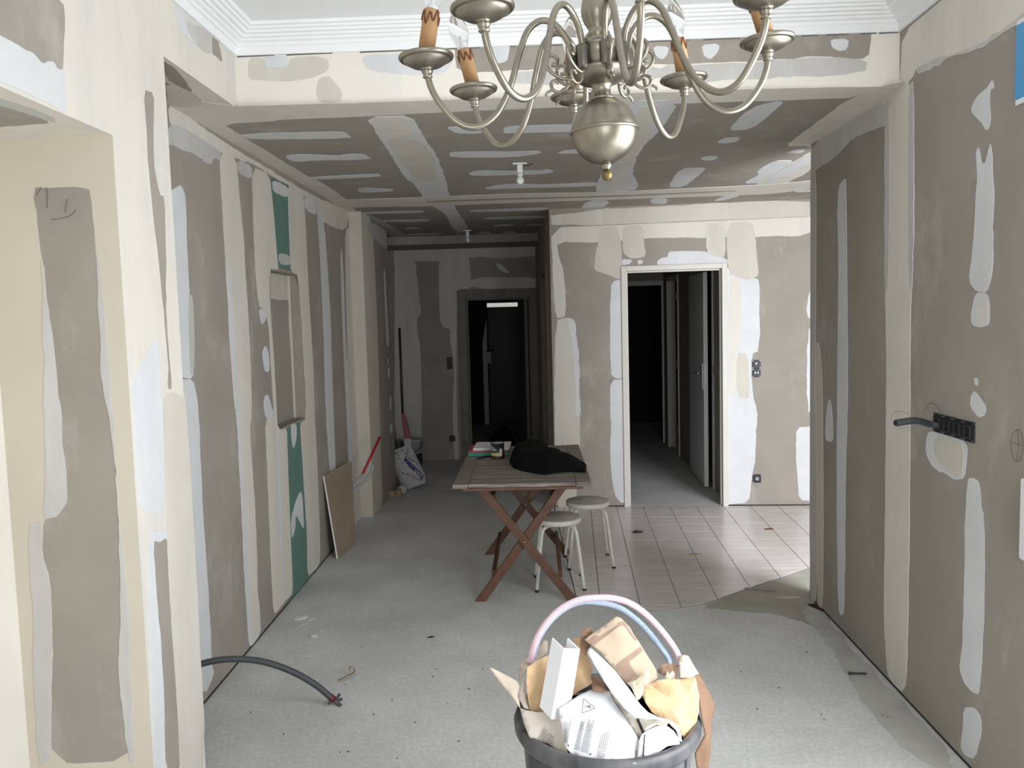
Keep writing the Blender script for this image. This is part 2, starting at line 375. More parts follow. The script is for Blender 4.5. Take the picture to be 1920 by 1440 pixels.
# moulded cornice round the coffer
prof = [(0, 0), (.012, 0), (.014, .030), (.020, .034), (.026, .032), (.030, .042), (.044, .047), (.047, .054), (.060, .056), (.064, .064), (.078, .066), (.083, .075), (.094, .076), (.098, .084), (.110, .086), (.116, .097), (0, .097)]
z0 = ZT-.097
xr_ = lambda y: 1.4406+.0188*y
path = [((XF, YF), (1, 0)), ((XF, YB), (1, -1)), ((xr_(YB), YB), (-1, -1)), ((xr_(YF), YF), (-1, 0))]
V = []; F = []; n = len(prof)
for (x, y), (dx, dy) in path:
    V += [(x+dx*d, y+dy*d, z0+z) for d, z in prof]
for i in range(len(path)-1):
    for k in range(n):
        a = i*n+k; b = i*n+(k+1) % n; F.append((a, b, b+n, a+n))
struct(mesh_obj('trim_1', V, F, PAINT))

# ------------------------------------------------------------------ joint plaster, wall by wall
K1, K2, K3, K4, K5, K6, K7, K8 = (0,0,3), (0,480,3), (0,960,3), (400,0,3.4286), (960,0,3.4286), (1440,0,3), (1440,480,3), (1440,960,3)
M1, M2, M3, M5, M6 = (300,200,3), (300,680,3), (720,400,4.235), (1020,380,3.6), (1020,760,3.6)
N1, N2, N3 = (620,360,6), (620,600,6), (620,800,6)
def k(f, *pts): return K(*f, *pts)
R0 = dict(rnd=0); NM = dict(name='bare_board')
# alcove end
patch(jb, [(-60,200),(300,200),(330,1480),(-60,1480)], PLJ, wall_alcove_end, layer=-.5, rnd=0, amp=0, name='plaster_coat')
patches(jb, wall_alcove_end, [
 ('b', [(58,349),(100,351),(147,352),(170,357),(181,480),(188,640),(193,735),(208,790),(216,880),(222,960),(226,1080),(227,1190),(221,1250),(232,1340),(243,1426),(97,1431),(97,1290),(98,1180),(94,1085),(80,1040),(80,972),(112,965),(126,935),(123,900),(115,820),(107,720),(100,640),(88,560),(82,500),(78,470)], dict(NM, name='bare_board', rnd=1)),
 ('g', [(76,490),(83,490),(89,560),(101,640),(108,720),(116,820),(124,900),(127,935),(112,967),(80,974),(86,900),(84,760),(80,600)], dict(layer=1)),
 ('g', [(80,975),(81,1040),(95,1085),(99,1180),(98,1290),(97,1430),(70,1435),(64,1250),(58,1080),(52,980)], dict(layer=1)),
 ('g', [(181,480),(187,480),(200,640),(212,790),(222,960),(238,1100),(243,1240),(252,1430),(243,1426),(232,1340),(221,1250),(227,1190),(226,1080),(222,960),(216,880),(208,790),(193,735),(188,640)], dict(layer=1)),
])
patch(asf, k(K1, (-60,575), (0,592), (110,625), (300,690), (150,703), (-60,718)), 'b', ceiling_alcove, name='bare_board')
patch(asf, k(K1, (-60,520), (0,545), (300,650), (320,690), (300,690), (110,625), (0,590), (-60,570)), 'g', ceiling_alcove)
# pillar face and left bulkhead
patches(fl, wall_pillar, [
 ('b', k(K1, (-60,-60),(357,-60),(360,390),(320,395),(300,350),(265,340),(235,355),(190,305),(130,275),(0,195),(-60,160)), dict(NM)),
 ('w', k(K1, (-60,165),(0,196),(130,276),(190,306),(235,356),(265,341),(300,351),(320,396),(362,395),(372,640),(290,590),(100,500),(-60,430)), dict(layer=1)),
 ('b', k(K1, (805,500),(865,522),(862,700),(860,900),(895,1095),(925,1105)) + k(K2, (930,0),(930,150),(935,330),(950,560),(966,700),(962,752),(944,745),(945,600),(920,320),(890,0)) + k(K1, (860,1200),(840,1000),(830,780)), dict(NM)),
 ('b', k(K3, (855,157),(890,166),(935,140),(940,260),(950,400),(968,700),(985,950),(1000,1200),(1014,1480),(930,1480),(920,1000),(905,800),(885,560)), dict(NM)),
 ('w', k(K3, (838,115),(880,100),(937,108),(935,145),(890,168),(856,160),(885,560),(905,800),(920,1000),(930,1480),(862,1480),(850,900),(835,500)), dict(layer=1)),
 ('e', k(K2, (912,830),(925,790),(962,768),(1020,782),(1045,800),(1085,1440)) + k(K3, (1165,1500),(1020,1500),(1005,1250),(985,950),(955,560),(940,200),(930,0)), dict(layer=0)),
 ('w', k(K2, (862,480),(885,480),(895,700),(905,820),(915,960),(920,1440),(780,1440),(765,1200),(752,900),(740,700))),
 ('g', k(K1, (1045,110),(1130,152),(1195,200),(1192,300),(1150,295),(1090,235),(1050,170)), dict(rnd=1)),
 ('b', k(K1, (1192,200),(1222,218),(1240,300),(1250,345),(1215,320),(1192,300)), dict(NM)),
 ('w', k(K1, (985,30),(1045,80),(1050,170),(1090,235),(1120,262),(1040,200),(1000,140))),
])
# left wall of the hall
patches(lw, wall_left, [
 ('c', k(M1, (40,-10),(100,10),(330,180),(560,320),(720,420),(890,515),(1000,555),(1060,580),(1060,625),(1042,700),(960,672),(905,640),(880,560),(808,505),(715,450),(620,380),(510,315),(430,292),(340,262),(100,105),(55,110))),
 ('g', k(M1, (50,105),(100,100),(335,245),(342,300),(295,290),(290,320),(245,312),(240,290),(60,215),(30,200)), dict(layer=1)),
 ('w', [(312,362),(330,350),(339,345),(348,370),(351,480),(358,600),(364,640),(363,700),(356,711),(330,705)]),
 ('w', [(335,712),(362,710),(370,747),(373,800),(380,960),(387,1060),(392,1127),(397,1250),(402,1263),(383,1305),(350,1250),(330,800)]),
 ('g', [(352,553),(361,553),(364,640),(363,700),(355,705)], dict(layer=1)),
 ('c', [(411,283),(415,367),(423,500),(433,680),(440,763),(443,773),(452,930),(458,1080),(463,1150),(466,1205),(470,1214),(489,1188),(487,1140),(483,1113),(480,980),(473,880),(468,797),(472,780),(470,680),(463,557),(457,450),(448,360),(443,295)]),
 ('w', [(425,500),(431,500),(447,763),(458,930),(469,1150),(472,1205),(469,1212),(466,1205),(463,1150),(458,1080),(452,930),(443,773),(433,680)], dict(layer=1)),
 ('g', k(M1, (432,295),(515,332),(515,408),(440,376))),
 ('c', [(472,312),(505,325),(513,400),(521,483),(523,507),(504,502),(507,585),(514,680),(518,760),(521,806),(538,802),(541,850),(545,947),(549,1013),(550,1113),(533,1128),(516,1152),(512,1140),(509,1080),(505,980),(500,860),(497,787),(514,780),(508,690),(503,600),(492,580),(485,573),(478,500),(474,400)]),
 ('w', k(M1, (557,1135),(600,1152),(598,1190),(572,1230),(562,1190)), dict(layer=1)),
 ('w', k(M1, (580,1440),(575,1380),(590,1345),(606,1370),(615,1440)) + k(M2, (612,50),(590,55)), dict(layer=1)),
 ('w', k(M2, (582,240),(587,190),(605,176),(615,205),(640,300),(595,320)), dict(layer=1)),
 ('w', k(M2, (660,380),(672,378),(690,900),(700,1340),(690,1350)), dict(layer=1, amp=.001)),
 ('G', k(M1, (622,395),(722,440),(736,925),(664,905)), dict(name='green_board', rnd=0, amp=.0008)),
 ('w', k(M1, (627,408),(720,452),(720,515),(635,480)), dict(layer=1)),
 ('g', k(M1, (664,820),(730,838),(734,892),(668,884)), dict(layer=1)),
 ('G', k(M2, (713,368),(785,335),(810,700),(825,970),(830,1185),(862,1185),(750,1315),(690,1380),(748,1300),(735,1000),(720,600)), dict(name='green_board', rnd=0, amp=.001)),
 ('w', k(M2, (735,345),(768,345),(768,420),(755,480),(745,480),(735,400)), dict(layer=1, amp=.006)),
 ('w', k(M2, (768,760),(795,715),(805,850),(808,940),(785,900),(762,850),(755,960),(740,995),(733,900),(755,800)), dict(layer=1, amp=.008)),
 ('c', [(539,343),(567,360),(572,400),(577,515),(583,620),(587,680),(590,780),(594,850),(599,980),(600,1040),(598,1060),(588,1072),(576,1082),(575,1000),(570,930),(565,840),(562,793),(575,785),(568,650),(560,516),(545,510),(543,480),(540,400)]),
 ('w', k(M1, (808,500),(880,545),(880,615),(815,578)), dict(layer=1)),
 ('w', [(593,373),(597,433),(602,517),(607,633),(608,680),(612,797),(617,867),(619,892),(630,890),(626,800),(622,680),(620,600),(615,517),(608,420)]),
 ('w', [(638,460),(643,480),(648,640),(652,680),(655,720),(660,800),(664,900),(672,985),(655,1010),(655,900),(650,780),(645,680),(640,560)]),
 ('c', [(647,428),(662,430),(668,500),(676,680),(684,850),(692,968),(667,985),(660,850),(652,680),(648,520)]),
])
# niche
patch(nb, k(M1, (600,900),(745,940),(740,1090),(625,1082),(600,1082)), 'e', wall_left, rnd=0)
patch(nb, k(M1, (715,1080),(760,1090),(790,1440)) + k(M2, (790,340),(762,320),(750,150)), 'e', wall_left)
# corridor left
patches(cl, wall_corridor_left, [
 ('e', [(690,400),(697,420),(703,500),(707,600),(710,700),(714,860),(718,948),(700,975),(680,975),(676,700),(676,400)]),
 ('g', k(N1, (420,340),(500,360),(720,510),(690,640),(652,670),(590,610),(515,545),(440,480))),
 ('w', [(730,440),(743,446),(746,560),(750,690),(745,680),(738,600),(735,500)]),
 ('w', k(N1, (600,855),(612,900),(625,1150),(640,1440)) + k(N2, (655,290),(632,300),(620,0)) + k(N1, (597,980))),
 ('w', k(N2, (640,430),(655,430),(652,490),(642,480))), ('w', k(N2, (650,530),(660,540),(670,670),(650,640),(640,580))),
 ('w', k(N2, (668,850),(680,850),(684,950),(676,1030),(655,990))), ('w', k(N2, (670,1170),(692,1170),(695,1250),(675,1280),(664,1220))),
])
# hall ceiling
patches(cp, ceiling, [
 ('c', [(290,180),(420,195),(445,200),(1687,157),(1600,181),(1590,184),(955,204),(690,218),(520,224),(515,227),(417,232),(445,250),(580,333),(600,340),(633,362),(655,378),(660,388),(690,420),(675,410),(560,360),(318,208)], dict(step=.05)),
 ('b', [(305,112),(330,128),(366,177),(340,165),(312,147)], dict(layer=1, name='bare_board')),
 ('e', [(312,150),(378,180),(380,200),(330,200),(312,195)], dict(layer=1)),
 ('w', [(686,219),(773,216),(794,257),(820,292),(837,340),(842,367),(860,400),(880,430),(862,437),(846,425),(835,400),(800,380),(775,342),(760,335),(730,286),(706,248)], dict(layer=1)),
 ('e', k(K4, (1100,890),(1310,880),(1420,1000),(1435,1150),(1400,1165),(1300,1150),(1180,1000)), dict(layer=2)),
 ('c', k(K4, (1000,755),(1250,745),(1310,880),(1100,890)), dict(layer=2)),
 ('c', [(600,376),(811,369),(960,363),(1135,360),(1440,346),(1500,340),(1530,337),(1530,351),(1460,362),(1380,366),(1135,374),(960,380),(810,386),(660,388),(620,390)], dict(layer=2)),
 ('b', [(800,376),(960,370.5),(1135,366.5),(1380,356),(1380,358),(1135,369),(960,373),(800,379)], dict(layer=3, name='bare_board', amp=.001)),
 ('w', [(1175,188),(1275,187),(1240,242),(1202,277),(1184,321),(1200,354),(1150,360),(1113,361),(1130,315),(1160,250)], dict(layer=1)),
 ('c', [(1195,200),(1245,195),(1190,300),(1150,355),(1135,355),(1165,290)], dict(layer=2)),
 ('w', [(1100,376),(1147,376),(1126,392),(1088,391)], dict(layer=1)),
 ('c', [(1687,150),(1700,157),(1530,285),(1518,272),(1470,274),(1507,247),(1597,180)], dict(layer=1)),
 ('w', k(K5, (1530,690),(1760,640),(1680,720),(1540,830),(1380,840))),
 ('w', k(K5, (1080,1080),(1255,1075),(1220,1110),(1110,1200),(995,1205))),
 ('w', k(K5, (1310,915),(1370,885),(1475,880),(1440,910),(1370,920))), ('w', k(K5, (1205,1015),(1265,1000),(1330,1005),(1300,1030),(1230,1030))),
 ('w', k(K5, (1755,980),(1830,960),(1890,965),(1850,985))), ('w', k(K5, (1680,1030),(1820,1030),(1740,1090),(1620,1175),(1480,1180),(1590,1120),(1570,1100))),
 ('c', k(K5, (1960,950),(1900,985),(1640,1130),(1560,1185),(1620,1190),(1590,1260),(1960,1080))),
 ('w', k(K5, (1920,990),(1680,1120),(1600,1200),(1640,1190),(1920,1040)), dict(layer=1)),
 ('w', k(K5, (890,1275),(1005,1275),(990,1310),(895,1310))), ('w', k(K5, (1290,1290),(1370,1255),(1480,1255),(1350,1290))),
 ('w', k(K5, (1815,1225),(1960,1215),(1960,1232),(1820,1236))),
 ('w', k(K4, (150,860),(800,845),(850,850),(895,890),(240,895))), ('w', k(K4, (460,1000),(560,990),(800,1000),(850,990),(970,990),(1025,1025),(640,1030),(560,1040),(490,1030))),
 ('w', k(K4, (580,1140),(1050,1115),(1090,1135),(620,1155))), ('w', k(K4, (690,1210),(760,1220),(805,1235),(720,1237))),
 ('w', k(K4, (920,1215),(980,1205),(1060,1212),(1150,1215),(1160,1228),(1000,1237),(940,1235))),
 ('w', [(838,239),(852,237),(900,240),(915,245),(900,250),(855,250)]), ('w', [(943,239),(960,236),(1073,233),(1130,232),(1130,246),(1074,247),(965,249),(945,250)]),
 ('w', [(840,287),(855,284),(960,284),(1010,282),(1018,287),(960,295),(845,295)]), ('w', [(1046,286),(1062,281),(1130,278),(1130,286),(1055,288)]),
 ('w', [(878,324),(896,319),(960,320),(1020,319),(1024,316),(1042,321),(1022,326),(960,328),(885,330)]), ('w', [(908,352),(925,348),(960,344),(1015,346),(1123,341),(1122,349),(960,353),(912,355)]),
 ('w', k(K4, (950,1365),(1340,1350),(1360,1360),(1330,1370),(970,1374))), ('w', k(K4, (1060,1417),(1380,1408),(1395,1415),(1370,1424),(1090,1428))),
 ('w', k(N1, (820,410),(880,396),(1040,405),(1000,416),(830,420))), ('w', k(N1, (830,478),(1240,463),(1265,475),(830,492))),
 ('w', [(881,394),(960,391),(1028,389),(1028,394),(960,396),(883,397)]), ('w', [(907,408),(1024,404),(1026,409),(910,412)]),
 ('w', k(M3, (870,95),(950,86),(1020,90),(1025,98),(870,105))), ('w', k(M3, (735,155),(800,147),(850,150),(840,165))), ('w', k(M3, (915,150),(980,143),(1050,145),(1040,160))),
 ('w', k(M3, (1125,90),(1270,82),(1275,95),(1130,100))),
 ('g', k(N1, (330,255),(470,262),(760,430),(860,495),(830,520),(720,525),(600,400)), dict(layer=1)),
 ('g', k(M3, (580,140),(640,130),(650,190),(560,190))),
])
# front bulkhead
patches(bk, wall_bulkhead, [
 ('b', [(852,80),(960,75),(1200,65),(1440,55),(1633,50),(1633,67),(1627,110),(1580,110),(1553,104),(1453,112),(1300,119),(1100,128),(960,132),(858,139)], dict(NM)),
 ('w', [(916,85),(956,85),(955,98),(950,115),(937,119),(925,114)], dict(layer=1)),
 ('w', k(K5, (905,300),(1010,300),(1000,350),(965,385),(930,365)), dict(layer=1)), ('w', k(K5, (1220,290),(1330,285),(1320,340),(1270,378),(1235,350)), dict(layer=1)),
 ('w', k(K6, (350,222),(450,222),(440,270),(400,285),(360,265)), dict(layer=1)),
 ('g', [(1240,122),(1300,122),(1440,115),(1560,106),(1627,112),(1622,138),(1440,147),(1240,157)]),
 ('g', [(960,135),(1100,130),(1240,124),(1240,150),(960,160)]),
 ('e', k(K4, (230,380),(320,370),(340,440),(480,430),(500,370),(660,365),(740,380),(740,460),(620,510),(480,525),(320,525),(225,515))),
 ('e', k(K4, (690,490),(760,490),(830,600),(820,660),(690,660),(660,580))),
 ('w', k(K4, (320,355),(490,355),(480,430),(340,445))), ('w', k(K4, (950,360),(1150,350),(1500,340),(1560,380),(1500,470),(1300,480),(1000,460))),
])
# hairline gaps under the cornice
mb = MB(); x = XF+.01
while x < 1.48:
    e_ = min(1.5, x+random.uniform(.05, .30)); zc_ = ZT-.097
    mb.add([bk.p(a, z, h) for h in (.0016, -.001) for a, z in ((x, zc_-.0045), (e_, zc_-.003), (e_, zc_+.001), (x, zc_+.001))], [(0,1,2,3),(7,6,5,4),(0,4,5,1),(1,5,6,2),(2,6,7,3),(3,7,4,0)])
    x = e_ + random.uniform(.01, .12)
mb.build('hairline_gap', M('gap_shadow_joint', (.10, .09, .08), .9), wall_bulkhead)['kind'] = 'stuff'
# right wall
patches(rw, wall_right, [
 ('c', [(1520,270),(1687,157),(1693,62),(1760,5),(1840,-60),(1960,-120),(1960,10),(1900,50),(1880,60),(1845,85),(1817,95),(1760,112),(1717,130),(1712,147),(1660,200),(1575,262)], dict(step=.05)),
 ('g', [(1722,140),(1717,128),(1760,108),(1817,92),(1845,80),(1880,56),(1960,-5),(1960,20),(1890,58),(1862,70),(1840,90),(1800,100),(1760,120),(1725,140)], dict(layer=1, amp=.008)),
 ('c', [(1662,190),(1659,480),(1661,565),(1663,720),(1660,960),(1658,1160),(1663,1250),(1668,1273),(1697,1302),(1702,1225),(1706,960),(1707,780),(1708,560),(1714,480),(1714,300),(1712,140)], dict(layer=1)),
 ('g', [(1660,190),(1670,190),(1668,480),(1664,565),(1659,480)], dict(layer=2)), ('g', [(1705,160),(1714,150),(1714,480),(1709,560),(1704,480)], dict(layer=2)),
 ('g', [(1518,275),(1600,225),(1660,185),(1663,236),(1640,242),(1600,258),(1575,285),(1560,300),(1530,318),(1518,322)]),
 ('g', [(1518,318),(1531,314),(1530,560),(1529,700),(1532,960),(1531,1130),(1518,1120)], dict(layer=1, amp=.001)),
 ('e', [(1529,641),(1536,643),(1541,690),(1543,750),(1544,960),(1543,1148),(1531,1132)], dict(amp=.002)),
 ('w', [(1585,333),(1587,347),(1588,480),(1590,700),(1588,800),(1585,960),(1583,1147),(1578,1155),(1572,1143),(1569,960),(1570,700),(1573,480),(1570,400),(1573,347)]),
 ('w', k(K7, (340,812),(352,812),(360,860),(368,1000),(365,1045),(330,1045),(323,1000),(330,900))),
 ('w', k(K6, (1265,440),(1275,490),(1245,510),(1255,700),(1230,745),(1200,670),(1140,625),(1170,550),(1220,500),(1240,490)), dict(amp=.006)),
 ('w', k(K6, (1255,785),(1266,900),(1270,1440)) + k(K7, (1268,0),(1255,130),(1230,205),(1180,200),(1135,140),(1150,0)) + k(K6, (1165,1200),(1180,960),(1175,840),(1190,850),(1200,915),(1225,915)), dict(amp=.006)),
 ('w', k(K7, (1165,205),(1230,205),(1250,250),(1250,390),(1200,400),(1150,385),(1140,330))),
 ('c', k(K7, (1175,265),(1240,250),(1240,350),(1200,390),(1160,330)), dict(layer=1)),
 ('w', k(K7, (1140,790),(1165,755),(1230,850),(1220,890),(1185,910),(1140,850))), ('w', k(K7, (1160,690),(1180,690),(1180,725),(1165,725))),
 ('w', k(K7, (905,985),(1000,995),(1090,1020),(1125,1070),(1122,1140),(1105,1250),(1060,1260),(985,1215),(970,1228),(930,1190),(895,1130),(890,1060))),
 ('e', k(K7, (935,1010),(1090,1040),(1110,1120),(1090,1230),(1060,1245),(985,1190),(930,1100)), dict(layer=1)),
 ('w', k(K7, (1130,1240),(1165,1250),(1190,1270),(1205,1440)) + k(K8, (1210,0),(1222,250),(1215,600),(1200,950),(1185,1030),(1150,1010),(1110,970),(1085,900),(1080,860),(1100,700),(1110,0)) + k(K7, (1118,1320))),
 ('w', k(K8, (1100,1100),(1160,1095),(1200,1150),(1205,1240),(1165,1385),(1110,1370),(1085,1320),(1095,1250))),
])
# partition
patches(pw, wall_back, [
 ('e', k(M5, (45,65),(1790,-30),(1800,80),(1790,98),(50,168))),
 ('c', k(M5, (45,165),(400,150),(1790,90),(1800,100),(1800,225),(1430,228),(1100,236),(680,240),(365,272),(85,262),(105,380),(130,460),(145,600),(145,720),(140,775),(75,780),(60,500))),
 ('b', k(M5, (50,164),(1790,92),(1790,96),(50,169)), dict(layer=2, name='bare_board', amp=.0006)),
 ('e', k(M5, (75,790),(150,775),(205,795),(222,950),(235,1080),(240,1440)) + k(M6, (240,0),(245,300),(225,450),(220,600),(212,695),(70,695),(70,0))),
 ('w', k(M5, (150,775),(212,795),(225,950),(240,1080),(245,1440),(215,1440),(200,1000)), dict(layer=1, amp=.006)),
 ('e', k(M5, (372,170),(510,160),(530,520),(490,512),(420,485),(345,455),(340,415),(365,260)), dict(layer=1)),
 ('e', k(M5, (530,155),(660,150),(670,230),(692,360),(620,375),(580,380),(530,335)), dict(layer=1)),
 ('e', k(M5, (1095,140),(1225,130),(1225,365),(1170,370),(1095,335)), dict(layer=1)),
 ('e', k(M5, (1230,130),(1400,125),(1430,230),(1440,400),(1455,490),(1395,522),(1330,512),(1240,480)), dict(layer=1)),
 ('w', k(M5, (765,395),(800,370),(835,370),(842,332),(900,326),(1085,326),(1240,385),(1240,420),(765,425)), dict(lo=(0, OZ+.006))),
 ('w', k(M5, (525,380),(600,385),(575,420),(525,425)), dict(lo=(0, OZ+.006))), ('w', k(M5, (625,400),(640,383),(668,390),(668,412),(640,420))),
 ('w', k(M5, (445,570),(480,525),(560,522),(560,1185),(480,1190),(447,1150)), dict(rnd=1, hi=(OA0-.006, ZC))),
 ('w', k(M5, (450,1195),(560,1190),(560,1440)) + k(M6, (560,0),(560,660),(510,655),(478,600),(458,500),(445,300),(455,150),(445,0)), dict(hi=(OA0-.006, ZC))),
 ('w', k(M5, (1200,410),(1330,500),(1440,510),(1455,560),(1455,1000),(1400,1020),(1405,1260),(1440,1440)) + k(M6, (1445,0),(1430,250),(1425,380),(1400,500),(1385,660),(1200,672),(1190,0)), dict(lo=(OA1+.006, 0))),
 ('c', k(M5, (1245,510),(1330,510),(1330,900),(1300,1010),(1290,1300),(1250,1290)), dict(layer=1)),
 ('e', k(M5, (1300,1010),(1375,1020),(1390,1250),(1380,1330),(1300,1310)), dict(layer=1)),
 ('w', k(M6, (1700,150),(1830,135),(1830,650),(1720,640),(1712,500),(1698,300))),
 ('w', k(M5, (1785,600),(1830,600),(1830,790),(1770,770))), ('w', k(M5, (1778,850),(1830,850),(1830,1440)) + k(M6, (1830,50),(1772,40))),
])
# end of the corridor
patches(ce, wall_corridor_end, [
 ('e', k(M3, (80,270),(1240,240),(1240,335),(950,358),(685,345),(660,380),(430,380),(250,380),(80,390))),
 ('e', k(M3, (80,300),(250,375),(262,520),(285,700),(297,800),(262,830),(265,950),(290,1050),(300,1440)) + [(790,800),(795,870),(740,870),(740,480)], dict(layer=1)),
 ('e', k(M3, (440,300),(665,290),(690,510),(695,600),(580,600),(575,1440)) + [(862,870),(852,870),(848,760),(852,700)] + k(M3, (540,1080),(525,1000),(530,920),(475,905),(445,850),(435,600)), dict(layer=1)),
 ('e', k(M3, (690,508),(1240,508),(1240,600),(690,600))), ('w', k(M3, (890,395),(930,405),(1005,470),(960,480),(910,440))),
])
# ------------------------------------------------------------------ floor tiles of the kitchen corner
TA = radians(2.6)
tu = Vector((cos(TA), -sin(TA)*-1*0, 0)); tu = Vector((cos(TA), sin(TA)*-1, 0)).normalized(); tv = Vector((sin(TA)*-1*-1, cos(TA), 0))
tv = Vector((-sin(-TA), cos(TA), 0)); tu = Vector((cos(TA), -sin(TA), 0))
TS = 0.222
def halfplane(P, a, b):                   # keep what lies left of a->b
    def side(p): return (b[0]-a[0])*(p[1]-a[1]) - (b[1]-a[1])*(p[0]-a[0])
    out = []
    for i, q in enumerate(P):
        p = P[i-1]; sp, sq = side(p), side(q)
        if (sp >= 0) != (sq >= 0):
            t = sp/(sp-sq); out.append((p[0]+(q[0]-p[0])*t, p[1]+(q[1]-p[1])*t))
        if sq >= 0: out.append(q)
    return out
bounds = [((.13, 6.86), (.20, 4.62)), ((.20, 4.62), (.62, 4.36)), ((.62, 4.36), (.91, 4.455)), ((.91, 4.455), (1.704, 5.071)), ((3.6, 3.0), (3.6, 7.0)), ((3.6, 6.655), (.13, 6.856))]
def inset(a, b, d):
    L = sqrt((b[0]-a[0])**2+(b[1]-a[1])**2); nx, ny = -(b[1]-a[1])/L, (b[0]-a[0])/L
    return (a[0]+nx*d, a[1]+ny*d), (b[0]+nx*d, b[1]+ny*d)
for i in range(-3, 18):
    for j in range(-2, 14):
        o = Vector((.10, 4.25, 0)) + tu*(i*TS) + tv*(j*TS); g = .0022
        P = [o+tu*g+tv*g, o+tu*(TS-g)+tv*g, o+tu*(TS-g)+tv*(TS-g), o+tu*g+tv*(TS-g)]
        P = [(p.x, p.y) for p in P]
        for a, b in bounds:
            P = halfplane(P, *inset(a, b, .006)) if P else P
        ar = sum(P[q-1][0]*P[q][1]-P[q][0]*P[q-1][1] for q in range(len(P)))/2 if len(P) > 2 else 0
        if ar < 3e-4: continue
        h = .0045 + random.uniform(-.0005, .0005); n = len(P)
        mesh_obj('tile', [(x, y, h) for x, y in P] + [(x, y, .001) for x, y in P], [tuple(range(n))] + [(q, (q+1) % n, n+(q+1) % n, n+q) for q in range(n)], TILE, floor)
P = [(.1, 4.2), (3.7, 4.2), (3.7, 6.9), (.1, 6.9)]
for a, b in bounds: P = halfplane(P, a, b)
mesh_obj('tile_bedding', [(x, y, .0015) for x, y in P] + [(x, y, -.002) for x, y in P], [tuple(range(len(P)))] + [(q, (q+1) % len(P), len(P)+(q+1) % len(P), len(P)+q) for q in range(len(P))], GROUT, floor)
fp = P_((0, 0, 0), (1, 0, 0), (0, 0, 1), (-3, -1), (4.5, 13))
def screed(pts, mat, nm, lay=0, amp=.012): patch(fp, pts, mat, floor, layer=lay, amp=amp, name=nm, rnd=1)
screed([(1310,1138),(1400,1105),(1519,1066),(1560,1050),(1560,1200),(1519,1170),(1450,1150),(1380,1146)], CONC2, 'darker_screed')
screed([(1525,1128),(1560,1170),(1630,1250),(1720,1345),(1800,1440),(1740,1440),(1660,1370),(1600,1290),(1560,1210),(1500,1150)], CONC3, 'darker_screed', lay=1)

M8 = (360, 1100, 3.5556)
for q_ in (k(M8, (675,292),(700,268),(745,245),(800,212),(832,208),(790,240),(750,255),(705,280)), k(M8, (830,302),(860,282),(905,285),(912,294),(860,305)), k(M8, (745,462),(790,456),(800,462),(770,468)), k(M8, (622,404),(640,402),(638,412))):
    screed(q_, PLW, 'plaster_smear', 0, .02)

# ------------------------------------------------------------------ doors and what lies behind them
def frame(name, pl, a0, a1, z, w_, proud, depth, mat, inner=None, stop=None):
    mb = MB()
    for A0, A1, Z0, Z1 in ((a0, a0+w_, 0, z), (a1-w_, a1, 0, z), (a0+w_, a1-w_, z-w_, z)):
        v = [pl.p(a, b, h) for h in (proud, -depth) for a, b in ((A0, Z0), (A1, Z0), (A1, Z1), (A0, Z1))]
        mb.add(v, [(0,1,2,3),(7,6,5,4),(0,4,5,1),(1,5,6,2),(2,6,7,3),(3,7,4,0)])
    if stop:
        s, h0, h1 = stop
        for A0, A1, Z0, Z1 in ((a0+w_, a0+w_+s, 0, z-w_), (a1-w_-s, a1-w_, 0, z-w_), (a0+w_+s, a1-w_-s, z-w_-s, z-w_)):
            v = [pl.p(a, b, h) for h in (h0, h1) for a, b in ((A0, Z0), (A1, Z0), (A1, Z1), (A0, Z1))]
            mb.add(v, [(0,1,2,3),(7,6,5,4),(0,4,5,1),(1,5,6,2),(2,6,7,3),(3,7,4,0)])
    return struct(mb.build(name, mat, bevel=.004))
door_1 = frame('door_1', pw, OA0-.004, OA1+.004, OZ+.004, .042, .014, .10, DOORW, stop=(.014, -.03, -.07))
# passage behind door_1
PX0, PX1 = .66, 1.625
IY0, IY1 = 7.47, 8.42                    # opening of the ajar door in the passage's right wall
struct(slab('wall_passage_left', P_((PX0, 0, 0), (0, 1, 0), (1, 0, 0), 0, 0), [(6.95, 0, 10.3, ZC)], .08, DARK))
pr_ = P_((PX1, 0, 0), (0, 1, 0), (-1, 0, 0), (6.88, 0), (10.3, ZC))
wall_passage_right = slab('wall_passage_right', pr_, [(6.87, 0, IY0, ZC), (IY0, 2.03, IY1, ZC), (IY1, 0, 9.25, ZC), (9.25, 2.03, 9.95, ZC), (9.95, 0, 10.3, ZC)], .08, BOARD)
pe = P_((0, 10.3, 0), (1, 0, 0), (0, -1, 0), (PX0, 0), (PX1+.1, ZC))
wall_passage_end = slab('wall_passage_end', pe, [(PX0, 0, .78, ZC), (1.60, 0, PX1+.1, ZC), (.78, 2.0, 1.60, ZC)], .08, BOARD)
frame('door_2', pe, .73, 1.66, 2.05, .06, .015, .09, DOORW)
struct(slab('ceiling_passage', P_((0, 0, 2.45), (1, 0, 0), (0, 0, -1), 0, 0), [(PX0-.08, 6.9, 3.2, 12.4)], .05, BOARD))
fr3 = frame('door_3', pr_, 9.21, 9.99, 2.07, .05, .015, .09, DOORW)
fr4 = frame('door_4', pr_, IY0-.04, IY1+.04, 2.07, .045, .012, .09, DOORW)
# rooms beyond, closed off
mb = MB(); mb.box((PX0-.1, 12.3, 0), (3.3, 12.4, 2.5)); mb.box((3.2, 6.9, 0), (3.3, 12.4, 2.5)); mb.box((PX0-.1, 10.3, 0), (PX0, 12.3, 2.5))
struct(mb.build('wall_dark_rooms', DARK))
